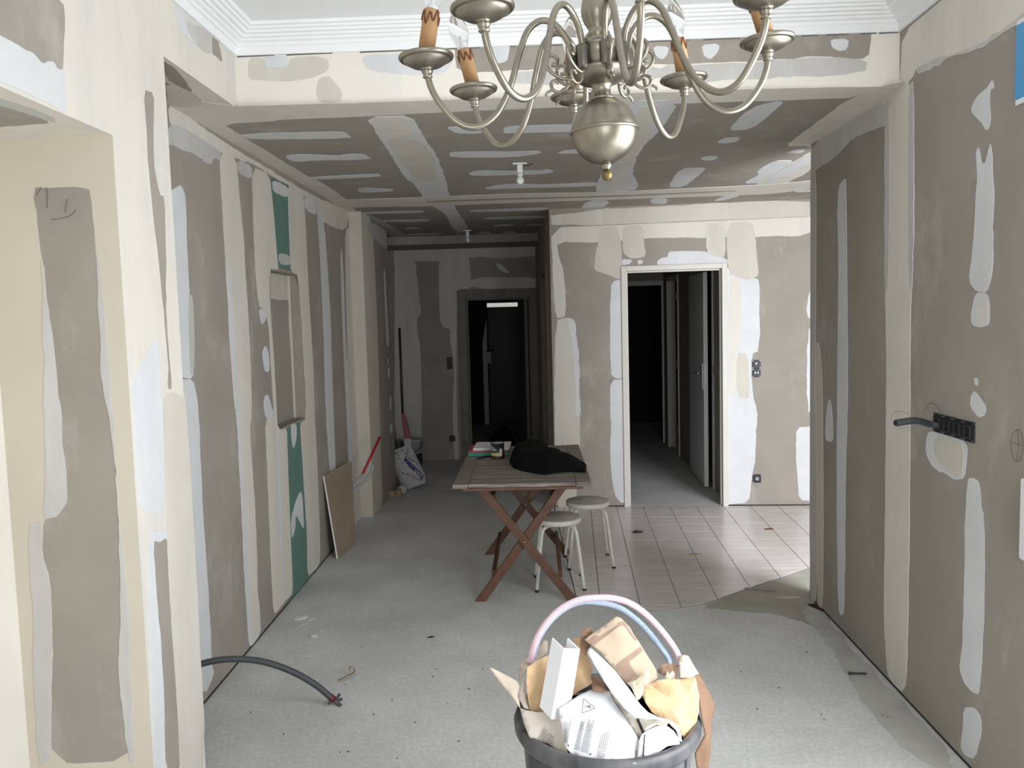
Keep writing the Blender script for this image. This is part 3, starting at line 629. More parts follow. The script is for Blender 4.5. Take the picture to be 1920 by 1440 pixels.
# ajar door leaf: hinge far, lock side towards the doorway
def leaf_at(name, hinge, free, z1, th, mat, parent):
    hinge = Vector(hinge); free = Vector(free); t = (free-hinge).normalized(); n = Vector((t.y, -t.x, 0))
    mb = MB(); V = [p + n*h for z in (.012, z1) for p, h in ((hinge, 0), (free, 0), (free, th), (hinge, th)) for p in [Vector((p.x, p.y, z))]]
    mb.add(V, [(0,1,2,3),(7,6,5,4),(0,4,5,1),(1,5,6,2),(2,6,7,3),(3,7,4,0)])
    return mb.build(name, mat, parent, bevel=.003), t, n
LEAFW = M('white_door_leaf', (0.80, 0.80, 0.80), 0.5)
lf, lt, ln = leaf_at('door_leaf', (1.585, 8.40, 0), (1.548, 7.512, 0), 2.0, -.04, LEAFW, fr4)
ln = -ln if ln.x > 0 else ln              # side facing into the passage
fz = Vector((1.548, 7.512, 0)) - lt*.06
mb = MB(); c = fz + ln*(.003) + Vector((0, 0, 1.04))
mb.beam(c - Vector((0, 0, .12)), c + Vector((0, 0, .12)), .034, .007, up=ln)
pl_ = mb.build('handle_plate', STEEL, lf)
mb = MB(); a = c + ln*.004 + Vector((0, 0, .03)); mb.tube([a, a+ln*.045, a+ln*.052-lt*.01, a+ln*.052-lt*.12], .009); mb.build('door_handle', STEEL, lf)
mb = MB(); e = Vector((1.548, 7.512, 1.04)); 
mb.beam(e + lt*.001 + Vector((.02, 0, -.11)), e + lt*.001 + Vector((.02, 0, .11)), .022, .004, up=lt); mb.build('lock_plate', STEEL, lf)
mb = MB()
for z in (.25, 1.0, 1.78): mb.tube([(1.612, 9.27, z), (1.612, 9.27, z+.09)], .009, 8)
mb.build('hinge', STEEL, fr3)

# corridor doorway: old brown frame, dark entrance hall, wardrobe doors
door_5 = frame('door_5', ce, DX0-.005, DX1+.06, DZ+.012, .10, .02, .11, BROWNW, stop=(.02, -.03, -.08))
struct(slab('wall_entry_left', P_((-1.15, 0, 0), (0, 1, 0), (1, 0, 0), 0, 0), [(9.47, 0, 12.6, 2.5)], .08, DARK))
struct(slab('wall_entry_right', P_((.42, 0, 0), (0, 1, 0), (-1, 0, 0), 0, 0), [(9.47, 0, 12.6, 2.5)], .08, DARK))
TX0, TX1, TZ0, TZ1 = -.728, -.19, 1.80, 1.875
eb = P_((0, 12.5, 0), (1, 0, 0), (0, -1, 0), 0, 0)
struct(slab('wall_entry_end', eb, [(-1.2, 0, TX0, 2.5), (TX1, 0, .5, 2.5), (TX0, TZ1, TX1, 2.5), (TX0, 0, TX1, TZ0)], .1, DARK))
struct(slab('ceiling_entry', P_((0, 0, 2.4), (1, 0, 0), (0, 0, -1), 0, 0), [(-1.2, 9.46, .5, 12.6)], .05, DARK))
DAYP = bpy.data.materials.new('daylit_fanlight_pane'); DAYP.use_nodes = True
b = DAYP.node_tree.nodes['Principled BSDF']; b.inputs['Base Color'].default_value = (.3, .3, .3, 1)
b.inputs['Emission Color'].default_value = (1, .98, .95, 1); b.inputs['Emission Strength'].default_value = 0.42
mb = MB(); mb.box((TX0, 12.52, TZ0), (TX1, 12.53, TZ1)); win3 = struct(mb.build('window_3', DAYP))
mb = MB(); 
for x0, x1, z0, z1 in ((TX0, TX1, TZ1-.008, TZ1), (TX0, TX1, TZ0, TZ0+.006), (TX0, TX0+.008, TZ0, TZ1), (TX1-.008, TX1, TZ0, TZ1)): mb.box((x0, 12.495, z0), (x1, 12.519, z1))
mb.build('window_frame', WHITEP, win3)
# far entrance door with its lock case, under the fanlight
lf5, t5, n5 = leaf_at('door_leaf', (-.115, 9.44, 0), (-.20, 10.02, 0), 1.86, .04, BROWNW, door_5)
fd = P_((0, 12.495, 0), (1, 0, 0), (0, -1, 0), 0, 0)
door_6 = struct(mesh_obj('door_6', [fd.p(a, z, h) for h in (0.03, 0) for a, z in ((TX0+.02, 0.01), (TX1, .01), (TX1, TZ0-.01), (TX0+.02, TZ0-.01))], [(0,1,2,3),(7,6,5,4),(0,4,5,1),(1,5,6,2),(2,6,7,3),(3,7,4,0)], M('blackened_entrance_door', (.012, .012, .012), .5)))  # door blackened too, the dark of the entry put into its colour
GREYM = M('grey_painted_metal', (.50, .52, .55), .5)
mb = MB(); mb.box((TX0-.075, 12.45, 0), (TX0-.005, 12.494, 1.25)); mb.add([(TX0-.075,12.45,1.25),(TX0-.005,12.45,1.25),(TX0-.005,12.494,1.25),(TX0-.075,12.494,1.25),(TX0-.008,12.46,1.62),(TX0-.005,12.46,1.62),(TX0-.005,12.49,1.62),(TX0-.008,12.49,1.62)], [(0,1,5,4),(1,2,6,5),(2,3,7,6),(3,0,4,7),(4,5,6,7),(0,1,2,3)])
jamb6 = mb.build('door_jamb', GREYM, door_6)
mb = MB(); mb.box((TX0-.03, 12.40, .95), (TX0+.05, 12.448, 1.12)); lk = mb.build('lock_case', GREYM, door_6)
mb = MB(); mb.tube([(TX0-.0, 12.40, 1.14), (TX0-.0, 12.36, 1.14), (TX0+.10, 12.35, 1.15)], .012, 8); mb.build('door_handle', BLACKP, door_6)
# door in the right wall of the corridor
d7 = frame('door_7', cr, CD0-.06, CD1+.06, CDZ+.06, .07, .022, .07, BROWNW)
lf7, t7, n7 = leaf_at('door_leaf', cr.p(CD0+.01, 0, -.03), cr.p(CD1-.01, 0, -.03), 2.02, .035, BROWNW, d7)
mb = MB(); q = cr.p(CD0+.10, 1.06, -.028); mb.tube([q, q+cr.n*.05, q+cr.n*.055+cr.u*.10], .009, 8); mb.build('door_handle', STEEL, d7)
# light trunking seen in the entrance
mb = MB()
for x in (-.145, -.115): mb.box((x-.01, 11.5, 1.80), (x+.012, 11.55, 1.835))
tag(mb.build('wall_hook', GREYM), 'two small grey hooks high on the wall of the dark entrance', 'hook')

# gap under the boards, drawn as a thin dark strip along each wall foot
mb = MB()
def joint(pl, a0, a1): mb.add([pl.p(a, z, h) for h in (.0008, -.002) for a, z in ((a0, .001), (a1, .001), (a1, .012), (a0, .012))], [(0,1,2,3),(7,6,5,4),(0,4,5,1),(1,5,6,2),(2,6,7,3),(3,7,4,0)])
joint(rw, YF, 4.545); struct(mb.build('wall_gap_right', M('dark_joint', (.03, .028, .025), .9)))
mb = MB(); joint(pw, .01, OA0-.01); joint(pw, OA1+.01, 3.9); struct(mb.build('wall_gap_back', bpy.data.materials['dark_joint']))
mb = MB(); joint(lw, 2.76, 6.6); struct(mb.build('wall_gap_left', bpy.data.materials['dark_joint']))
# ------------------------------------------------------------------ folding garden table
WOOD = M('weathered_teak_top', (0.075, 0.052, 0.040), 0.62, col2=(0.36, 0.32, 0.28), vscale=9, stretch=(0.6, 9, 9), bump=0.25, bscale=22)
WOODL = M('oiled_teak_legs', (0.085, 0.034, 0.018), 0.5, col2=(0.14, 0.062, 0.035), vscale=6, stretch=(3, 3, 3), bump=0.05, bscale=40)
BRASS = M('dull_brass', (0.42, 0.33, 0.15), 0.35, 1.0)
TZ = 0.72; TX_0, TX_1, TY_0, TY_1 = -.472, .292, 4.385, 5.712
tb = thing('folding_table', 'folding wooden garden table with crossed legs and a weathered slatted top', 'table', (-.09, 5.03, 0)); ti = inv_of(tb)
for x0, x1 in ((TX_0, TX_0+.085), (TX_1-.085, TX_1)):
    MB().box((x0, TY_0, TZ-.024), (x1, TY_1, TZ)).build('top_rail', WOOD, tb, .003, ti)
ns = 13; sw = (TY_1-TY_0-.012)/ns
for i in range(ns):
    y = TY_0+.006+i*sw
    MB().box((TX_0+.0865, y, TZ-.022+random.uniform(-.001, .001)), (TX_1-.0865, y+sw-.005, TZ-.001)).build('slat', WOOD, tb, .002, ti)
for y0 in (TY_0+.012, TY_1-.035):
    MB().box((TX_0+.055, y0, TZ-.040), (TX_1-.045, y0+.022, TZ-.0245)).build('apron', WOODL, tb, .002, ti)
for y, n in ((4.535, 0), (5.465, 1)):
    for s in (0, 1):
        yy = y + (.0 if s == 0 else .034)
        a = Vector((-.350 if s else .190, yy, 0.0)); bq = Vector((.150 if s else -.335, yy, TZ-.042))
        mb = MB(); d = Vector((.030, 0, 0)); h = Vector((0, .014, 0))
        v = [a-d-h, a+d-h, a+d+h, a-d+h, bq-d-h, bq+d-h, bq+d+h, bq-d+h]
        mb.add(v, [(0,3,2,1),(4,5,6,7),(0,1,5,4),(1,2,6,5),(2,3,7,6),(3,0,4,7)]); mb.build('leg', WOODL, tb, .003, ti)
    MB().tube([(-.088, y-.018, .353), (-.088, y+.05, .353)], .008, 10).build('bolt', BRASS, tb, inv=ti)
for x, z in ((-.235, .168), (.075, .168)):
    MB().beam((x+(-.035 if x < 0 else .04), 4.47 if False else 4.585, z-.02), (x+(-.035 if x < 0 else .04), 5.45, z-.02), .022, .045).build('stretcher', WOODL, tb, .002, ti)
for x in (-.265, .085):
    MB().beam((x, 4.585, .60), (x, 5.45, .60), .03, .03).build('stretcher', WOODL, tb, .002, ti)

# ------------------------------------------------------------------ two stools
CREAM = M('chipped_cream_enamel', (0.66, 0.645, 0.60), 0.42, var=0.08, vscale=14)
SEATM = M('scuffed_stool_seat', (0.30, 0.27, 0.235), 0.6, col2=(0.62, 0.60, 0.55), vscale=7, stretch=(1, 1, 1), bump=.04)
def stool(c, r, hgt, rot, label):
    st = thing('stool', label, 'stool', (c[0], c[1], 0), 'round cream metal stools'); 
    mb = MB(); mb.lathe([(0, hgt-.004), (r*.93, hgt-.004), (r*.985, hgt-.001), (r, hgt-.008), (r, hgt-.026), (r*.97, hgt-.031), (0, hgt-.031)], seg=40)
    se = mb.build('seat', CREAM, st)
    MB().lathe([(0, hgt-.0035), (r*.955, hgt-.0035), (r*.965, hgt-.001), (r*.955, hgt), (0, hgt+.001)], seg=40).build('seat_cover', SEATM, se)
    for k in range(4):
        a = rot + pi/4 + k*pi/2; ux, uy = cos(a), sin(a); R_ = r*1.42
        pts = spline([(ux*.03, uy*.03, hgt-.045), (ux*r*.72, uy*r*.72, hgt-.045), (ux*r*.98, uy*r*.98, hgt-.062), (ux*r*1.08, uy*r*1.08, hgt-.11), (ux*(r*1.08+R_)/2, uy*(r*1.08+R_)/2, hgt*.4), (ux*R_, uy*R_, .012)], 5)
        l = MB().tube(pts, .0105, 10).build('leg', CREAM, st)
        MB().lathe([(.012, 0), (.012, .014), (.0106, .016)], Matrix.Translation((ux*R_, uy*R_, 0)), 10).build('foot_cap', BLACKP, l)
    return st
stool((.115, 4.845), .140, .42, 0.02, 'round cream metal stool tucked close against the wooden table leg')
stool((.322, 5.262), .143, .42, 0.05, 'round cream metal stool standing on the tiles, farther from the table')

# ------------------------------------------------------------------ chandelier
NICK = M('antique_nickel', (0.30, 0.275, 0.225), 0.36, 1.0, var=0.10, vscale=30)
NICKD = M('dark_nickel', (0.20, 0.185, 0.16), 0.42, 1.0)
WAX = M('amber_candle_card', (0.43, 0.245, 0.115), 0.7, var=0.05, vscale=20)
DRIP = M('brown_drip_paint', (0.12, 0.04, 0.015), 0.5)
GLASS = bpy.data.materials.new('clear_bulb_glass'); GLASS.use_nodes = True
g_ = GLASS.node_tree.nodes['Principled BSDF']; g_.inputs['Base Color'].default_value = (1, 1, 1, 1); g_.inputs['Transmission Weight'].default_value = 1.0
g_.inputs['Roughness'].default_value = 0.03; g_.inputs['IOR'].default_value = 1.12
chc = Vector((.14, 1.563, 1.967)); up = Vector((-.045, -.006, 1)).normalized()
cx = Vector((0, 1, 0)).cross(up).normalized(); cy = up.cross(cx)
CM = Matrix(((cx.x, cy.x, up.x, chc.x), (cx.y, cy.y, up.y, chc.y), (cx.z, cy.z, up.z, chc.z), (0, 0, 0, 1)))
ch = thing('chandelier', 'eight armed antique nickel chandelier with candle sockets hanging from the ceiling', 'chandelier', chc); ci = inv_of(ch)
def L(prof, name, mat, parent=ch, seg=40, Mx=None):
    return MB().lathe(prof, Mx or CM, seg).build(name, mat, parent, inv=ci)
ball = [(.062*sin(t), -.062*cos(t)) for t in [pi*i/22 for i in range(1, 22)]]
bl = L([(.0001, -.062)]+ball+[(.0001, .062)], 'ball', NICK, seg=48)
L([(.0605, -.004), (.0645, -.0025), (.0650, 0), (.0645, .0025), (.0605, .004)], 'ball_seam', NICK, bl, 48)
fi = L([(.009, -.0585), (.010, -.066), (.007, -.069), (.0075, -.071)], 'finial_neck', NICK)
L([(.0001, -.0925), (.006, -.091), (.0095, -.086), (.0105, -.080), (.0085, -.0735), (.005, -.0705), (.0001, -.070)], 'finial', M('aged_brass', (.20, .15, .07), .5, 1.0), fi, 24)
L([(.024, .056), (.021, .062), (.0165, .068), (.0165, .079), (.021, .083), (.0225, .0845), (.035, .088), (.050, .097), (.057, .106), (.058, .110), (.052, .1105), (.0515, .113), (.046, .114), (.046, .149), (.0475, .150), (.0475, .154), (.042, .156), (.030, .159), (.022, .163), (.0195, .170), (.0215, .174), (.0215, .178), (.018, .181), (.0185, .187), (.025, .198), (.0295, .211), (.0300, .221), (.0265, .238), (.0205, .262), (.0160, .290), (.0150, .315), (.019, .322), (.026, .330), (.027, .338), (.020, .345), (.012, .352), (.012, .40), (.016, .41), (.010, .42), (.0001, .43)], 'baluster', NICK)
# suspension rod, chain links and ceiling cup
rose_z = ZT
top = chc + up*.425
mb = MB(); nl = 10
p0 = top; p1 = Vector((top.x-.012, top.y, rose_z-.05))
for i in range(nl):
    c_ = p0.lerp(p1, (i+.5)/nl); hl = (p1-p0).length/nl*.68
    ax = Vector((1, 0, 0)) if i % 2 else Vector((0, 1, 0))
    mb.tube([c_ + ax*(.010*cos(t)) + Vector((0, 0, hl*sin(t))) for t in [2*pi*q/14 for q in range(15)]], .0022, 6, caps=False)
mb.build('chain', NICKD, ch, inv=ci)
MB().lathe([(.010, rose_z-.055), (.02, rose_z-.05), (.055, rose_z-.025), (.062, rose_z-.008), (.062, rose_z-.0005), (.0001, rose_z-.0005)], Matrix.Translation((p1.x, p1.y, 0)), 32).build('ceiling_cup', NICK, ch, inv=ci)
phi0 = radians(6.0); PH = .142
tilts = {0: (0, 0), 1: (-.10, .05), 2: (-.26, .0), 3: (-.10, 0), 4: (.02, .06), 5: (-.19, 0), 6: (.22, .0), 7: (.10, 0)}
for i in range(8):
    t = phi0 + i*pi/4; rd = Vector((sin(t), -cos(t), 0)); td = Vector((cos(t), sin(t), 0))
    def q(r, z, s=0.0): return CM @ (rd*r + td*s + Vector((0, 0, z)))
    dz = random.uniform(-.004, .004); rj = random.uniform(-.004, .004)
    pts = [q(*p) for p in ((.0535, .112), (.0535, .138), (.0600, .170), (.0820, .1985), (.1080, .205), (.1330, .186), (.152, .143), (.172, .088), (.199, .043), (.236, .021+dz), (.272, .030+dz), (.303, .066), (.318, .098), (.322, PH-.017))]
    arm = MB().tube(spline(pts, 6), .0060, 12).build('arm', NICK, ch, inv=ci)
    MB().lathe([(.0001, .104), (.0095, .106), (.0105, .111), (.0105, .143), (.0085, .147), (.0001, .149)], CM @ Matrix.Translation(rd*.0535), 14).build('arm_socket', NICKD, arm, inv=ci)
    # scroll ornament under each arm
    sp = [(.050, .103), (.066, .098), (.082, .104), (.098, .118), (.101, .134), (.091, .143), (.080, .136), (.083, .125), (.091, .126)]
    mb = MB(); mb.tube(spline([q(*p, .0) for p in sp], 5), .0034, 8)
    mb.tube(spline([q(*p, .0) for p in ((.060, .100), (.064, .084), (.078, .075), (.092, .080), (.094, .092), (.086, .097), (.080, .091))], 5), .0031, 8)
    mb.tube(spline([q(*p, .0) for p in ((.092, .080), (.102, .076), (.106, .070))], 4), .0026, 8)
    mb.build('scroll', NICK, arm, inv=ci)
    ux, uy = tilts[i]
    B = CM @ Matrix.Translation(rd*.322 + Vector((0, 0, PH)))
    D = 1.0
    pan = MB().lathe([(.0060, -.030), (.0095, -.0275), (.0075, -.024), (.0100, -.0195), (.0110, -.016), (.0080, -.0135), (.0140, -.0120), (.0290, -.0075), (.0425, .0005), (.0432, .0030), (.0446, .0032), (.0462, .0022), (.0500, .0050), (.0512, .0078), (.0505, .0105), (.0480, .0108), (.0410, .0060), (.0300, .0045), (.0230, .0085), (.0190, .0120), (.0190, .0145), (.0001, .0150)], B, 36).build('drip_pan', NICK, ch, inv=ci)
    tx = Matrix.Rotation(ux, 4, 'Y') @ Matrix.Rotation(uy, 4, 'X')
    T = CM @ Matrix.Translation(rd*.322 + Vector((0, 0, PH+.013))) @ tx
    MB().lathe([(.0160, 0), (.0185, .003), (.0185, .006), (.0150, .008), (.0001, .008)], T, 24).build('candle_collar', NICKD, pan, inv=ci)
    cand = MB().lathe([(.0150, .0075), (.0152, .075), (.0145, .0785), (.0115, .0790), (.0001, .0785)], T, 24).build('candle_sleeve', WAX, ch, inv=ci)
    dp = []; nn = 90
    for s in range(nn+1):
        a = 2*pi*s/nn; z = .064 + .0095*sin(a*7 + i) + .004*sin(a*3+1.7*i)
        dp.append(T @ Vector((.0156*cos(a), .0156*sin(a), z)))
    MB().tube(dp, .0016, 6, caps=False).build('painted_drip', DRIP, cand, inv=ci)
    MB().lathe([(.0110, .0785), (.0115, .084), (.0140, .092), (.0180, .104), (.0200, .116), (.0185, .130), (.0125, .148), (.006, .160), (.0001, .166)], T, 24).build('bulb', GLASS, ch, inv=ci)
    mb = MB(); mb.lathe([(.0095, .079), (.0095, .086), (.004, .090), (.003, .108), (.0001, .109)], T, 12); mb.build('bulb_base', WHITEP, ch, inv=ci)

# ------------------------------------------------------------------ bare ceiling bulbs
BULB = M('opal_bulb_glass', (.86, .86, .84), .15)
def pendant(P, label, s=1.0):
    o = thing('bulb_holder', label, 'light', P, None); T = Matrix.Translation(P)
    i_ = inv_of(o)
    MB().box((P.x-.042, P.y-.02, P.z-.010), (P.x+.042, P.y+.02, P.z)).build('ceiling_plate', WHITEP, o, .003, i_)
    MB().box((P.x-.016, P.y-.013, P.z-.058), (P.x+.016, P.y+.013, P.z-.0105)).build('socket', WHITEP, o, .003, i_)
    MB().lathe([(.013, -.076), (.016, -.074), (.016, -.0585), (.0001, -.0582)], T, 16).build('collar', WHITEP, o, inv=i_)
    MB().lathe([(.0001, -.124), (.012, -.121), (.0205, -.112), (.023, -.101), (.020, -.089), (.013, -.078), (.012, -.0765), (.0001, -.0762)], T, 20).build('bulb', BULB, o, inv=i_)
    MB().tube(spline([(P.x+.02, P.y, P.z-.011), (P.x+.05, P.y-.01, P.z-.02), (P.x+.062, P.y, P.z-.009), (P.x+.075, P.y, P.z-.012)], 4), .0025, 6).build('wire', BLACKP, o, inv=i_)
    return o
P = atz(966, 301, ZC); P.x = -.065; pendant(Vector((-.062, 4.79, ZC-.0032)), 'bare opal bulb in a white holder on the plastered hall ceiling')
pendant(Vector((-.650, 8.25, ZC-.0005)), 'small bare bulb in a white holder, deep in the dark corridor ceiling')

# ------------------------------------------------------------------ electrical boxes on the walls
def gang_box(pl, cpx, n, vertical, label, size=.071, kinds=(), name='electrical_box'):
    a, b_ = pl.px(*cpx); h0 = .0035
    o = thing(name, label, 'electrical box', pl.p(a, b_, 0)); ii = inv_of(o)
    def bx(mb, a0, b0, a1, b1, h0, h1):
        v = [pl.p(x, y, h) for h in (h1, h0) for x, y in ((a0, b0), (a1, b0), (a1, b1), (a0, b1))]
        mb.add(v, [(0,1,2,3),(7,6,5,4),(0,4,5,1),(1,5,6,2),(2,6,7,3),(3,7,4,0)])
    L_ = size*n; ha, hb = (size/2*.96, L_/2) if vertical else (L_/2, size/2*.96)
    mb = MB(); bx(mb, a-ha, b_-hb, a+ha, b_+hb, h0*.6, h0+.003); body = mb.build('mounting_plate', BLACKP, o, .001, ii)
    for k_ in range(n):
        c = (k_-(n-1)/2)*size; ka, kb = (a, b_+c) if vertical else (a+c, b_)
        mb = MB(); w_ = size*.30
        bx(mb, ka-w_, kb-w_, ka+w_, kb-w_*.75, h0+.003, h0+.010); bx(mb, ka-w_, kb+w_*.75, ka+w_, kb+w_, h0+.003, h0+.010)
        bx(mb, ka-w_, kb-w_*.75, ka-w_*.75, kb+w_*.75, h0+.003, h0+.010); bx(mb, ka+w_*.75, kb-w_*.75, ka+w_, kb+w_*.75, h0+.003, h0+.010)
        mb.build('mechanism', M('black_mechanism', (.025, .025, .028), .4) if 'black_mechanism' not in bpy.data.materials else bpy.data.materials['black_mechanism'], body, inv=ii)
        kd = kinds[k_] if k_ < len(kinds) else ''
        if kd == 'socket':
            mb = MB(); bx(mb, ka-.012, kb-.012, ka+.012, kb+.012, h0+.003, h0+.012); mb.build('socket_insert', GREYM, body, inv=ii)
            mb = MB(); bx(mb, ka-.005, kb-.004, ka+.005, kb+.006, h0+.012, h0+.014); mb.build('socket_hole', BLACKP, body, inv=ii)
        elif kd == 'rj':
            for s in (-.011, .011):
                mb = MB(); bx(mb, ka+s-.007, kb-.006, ka+s+.007, kb+.010, h0+.003, h0+.012); mb.build('data_port', GREYM, body, inv=ii)
        elif kd == 'switch':
            mb = MB(); bx(mb, ka-.010, kb-.002, ka+.006, kb+.014, h0+.003, h0+.012); mb.build('switch_tab', GREYM, body, inv=ii)
        mb = MB()
        for sa, sb in ((-1, 1), (1, 1), (-1, -1), (1, -1)):
            x, y = ka+sa*size*.40, kb+sb*size*.40
            bx(mb, x-.0018, y-.0018, x+.0018, y+.0018, h0+.003, h0+.005)
        mb.build('screw', STEEL, body, inv=ii)['kind'] = 'stuff'
    return o, body
o4, b4 = gang_box(rw, (1789, 801), 4, False, 'long black four-gang box on the right wall with a conduit poking out', .0735)
# a slack conduit leaves the first hole of that box
CONDU = M('dark_grey_conduit', (.035, .04, .045), .45)
pl = rw
a4, b4_ = rw.px(1763, 797)
def corrug(pts, r, name, mat, parent=None, pitch=.0042, amp=.10, seg=12, inv=None):
    P = spline(pts, 24); L_ = [0]
    for i in range(1, len(P)): L_.append(L_[-1]+(P[i]-P[i-1]).length)
    n = int(L_[-1]/(pitch/4)); Q = []; R_ = []; j = 0
    for i in range(n+1):
        s = L_[-1]*i/n
        while j < len(P)-2 and L_[j+1] < s: j += 1
        t = (s-L_[j])/max(1e-9, L_[j+1]-L_[j]); Q.append(P[j].lerp(P[j+1], t)); R_.append(r*(1-amp*(i % 4 >= 2)))
    return MB().tube(Q, R_, seg, caps=True).build(name, mat, parent, inv=inv)
c0 = rw.p(a4, b4_, .008); c1 = at(1680, 793, 2.93)
cd = corrug([c0, c0+Vector((-.035, -.005, .006)), c0.lerp(c1, .55)+Vector((0, 0, .012)), c1], .0125, 'wall_conduit', CONDU)
tag(cd, 'short dark grey conduit sticking out of the four-gang wall box', 'conduit')
t_ = (c1-c0).normalized()
mb = MB(); mb.tube([c1-t_*.004, c1+t_*.0006], .0085, 12); mb.build('conduit_bore', M('bore_black', (.004, .004, .004), .8), cd)
gang_box(pw, (1418, 691), 2, True, 'black double box with switch and data ports beside the bright doorway', .071, ('rj', 'switch'))
gang_box(pw, (1419, 897), 1, True, 'single black socket box low on the wall right of the doorway', .071, ('socket',))
gang_box(ce, (843, 681), 2, True, 'black double box on the dark wall at the corridor end', .071)
gang_box(ce, (848, 822), 1, True, 'single black box low on the dark corridor end wall', .071, ('',))
gang_box(pr_, (1337, 693), 1, True, 'narrow black box on the brown wall inside the doorway', .085)

# pencil marks on the right wall
PENC = M('pencil_mark', (.10, .095, .09), .8)
def pencil(pl, pts, nm='pencil_mark', wall=wall_right, r=.0007):
    MB().tube(spline([pl.p(*pl.px(*p), .0022) for p in pts], 5), r, 5).build(nm, PENC, wall)
pencil(rw, k(K7, (698,920),(702,890),(740,874),(785,885),(803,912)))
pencil(rw, k(K7, (728,955),(760,970),(795,958)))
pencil(rw, k(K7, (888,865),(900,835),(925,826),(950,840),(972,875)))
pencil(rw, k(K7, (1368,1040),(1380,1000),(1410,975),(1432,1010),(1438,1080),(1425,1140),(1400,1157),(1378,1120),(1368,1060),(1370,1030)))
pencil(rw, k(K7, (1375,1050),(1435,1066))); pencil(rw, k(K7, (1408,975),(1412,1060),(1405,1155)))
for pts in (((205,1100),(222,1075),(238,1052)), ((265,1055),(268,1110),(266,1170)), ((370,1200),(374,1160),(380,1120)), ((290,1235),(340,1230),(400,1212),(430,1180))):
    pencil(jb, k(K1, *pts), wall=wall_alcove_end)

# ------------------------------------------------------------------ things fixed high and low at the right edge
mb = MB()
def rbox(pl, a0, b0, a1, b1, h0, h1, cut=0):
    v = [pl.p(x, y, h) for h in (h1, h0) for x, y in ((a0, b0), (a1-cut, b0), (a1, b0+cut), (a1, b1), (a0, b1))]
    return v, [(0,1,2,3,4),(9,8,7,6,5),(0,5,6,1),(1,6,7,2),(2,7,8,3),(3,8,9,4),(4,9,5,0)]
rwo = Plane(rw.p(0, 0, .035), rw.u, rw.n, 0, 0); a1 = rwo.px(1911, 970)[0]
v, f = rbox(rw, a1-.16, rwo.px(1911, 1048)[1], a1, rwo.px(1911, 896)[1], .0015, .035, .006); mb.add(v, f)
tag(mb.build('wall_box', WHITEP, None, .004), 'white plastic wall casing cut off by the right picture edge', 'casing')
BLUE = M('bright_blue_print', (.08, .33, .62), .5)
A1 = rw.px(1909, 115)[0]; zb, zt = rw.px(1910, 187)[1], rw.px(1910, 48)[1]
v, f = rbox(rw, A1-.21, zb-.016, A1+.002, zt+.012, .0015, .0045); cdp = MB().add(v, f).build('wall_card', WHITEP)
tag(cdp, 'bright blue card with a white border high on the right wall', 'card')
v, f = rbox(rw, A1-.20, zb, A1+.004, zt, .0015, .0060, .003); MB().add(v, f).build('blue_print', BLUE, cdp)

# ------------------------------------------------------------------ conduit from the left wall, lying on the floor
GC = M('grey_conduit', (.055, .062, .07), .45)
pts = [Vector((-1.455, 3.06, .255)), at(377, 1245, 3.1), at(430, 1236, 3.12), at(490, 1240, 3.16), at(545, 1258, 3.22), at(590, 1283, 3.27), at(622, 1309, 3.31)]
fc = tag(corrug(pts, .0135, 'floor_conduit', GC), 'dark grey corrugated conduit arching from the left wall down to the floor', 'conduit')
e1 = pts[-1]; d1 = (pts[-1]-pts[-2]).normalized()
REDT = M('red_tape', (.13, .012, .014), .5)
MB().tube([e1-d1*.012, e1+d1*.012], .0146, 14).build('red_tape', REDT, fc)
mb = MB()
for k_, (dx, dy, dz) in enumerate(((.030, -.010, -.020), (.022, .012, .022), (.034, .002, .004), (-.02, -.02, -.004), (.028, -.014, -.024))):
    mb.tube(spline([e1+d1*.010, e1+d1*.018+Vector((dx*.5, dy*.5, max(dz*.5, -.015))), e1+d1*.016+Vector((dx, dy, max(dz, -e1.z+.008)))], 5), .0065, 8)
mb.build('taped_wires', GC, fc)

# ------------------------------------------------------------------ plasterboard offcut leaning on the left wall
A = atz(631, 1048, 0); B = atz(664, 1020, 0); Cc = lw.p(*lw.px(604, 893), .004); Dd = lw.p(*lw.px(640, 877), .004)
nrm = (B-A).cross(Cc-A).normalized()
if nrm.x < 0: nrm = -nrm
Dd = Cc + (B-A)*((Dd-Cc).length/(B-A).length)
bo = thing('board_offcut', 'offcut of plasterboard leaning against the left wall by the green strip', 'board', A); bi = inv_of(bo)
def plate(q, n, h0, h1, name, mat, par, iv, bev=0): return MB().add([p+n*h for h in (h1, h0) for p in q], [(0,1,2,3),(7,6,5,4),(0,4,5,1),(1,5,6,2),(2,6,7,3),(3,7,4,0)]).build(name, mat, par, bev, iv)
q4 = [A, B, Dd, Cc]
KRAFT = M('brown_board_paper', (.30, .235, .165), .85, var=.12, vscale=3)
GYPS = M('gypsum_core', (.80, .79, .76), .9)
plate(q4, nrm, .0, .010, 'gypsum_core', GYPS, bo, bi)
e = .0015
plate([A+(B-A)*e*3, B, Dd, Cc+(B-A)*e*3], nrm, .0101, .0118, 'paper_face', KRAFT, bo, bi)

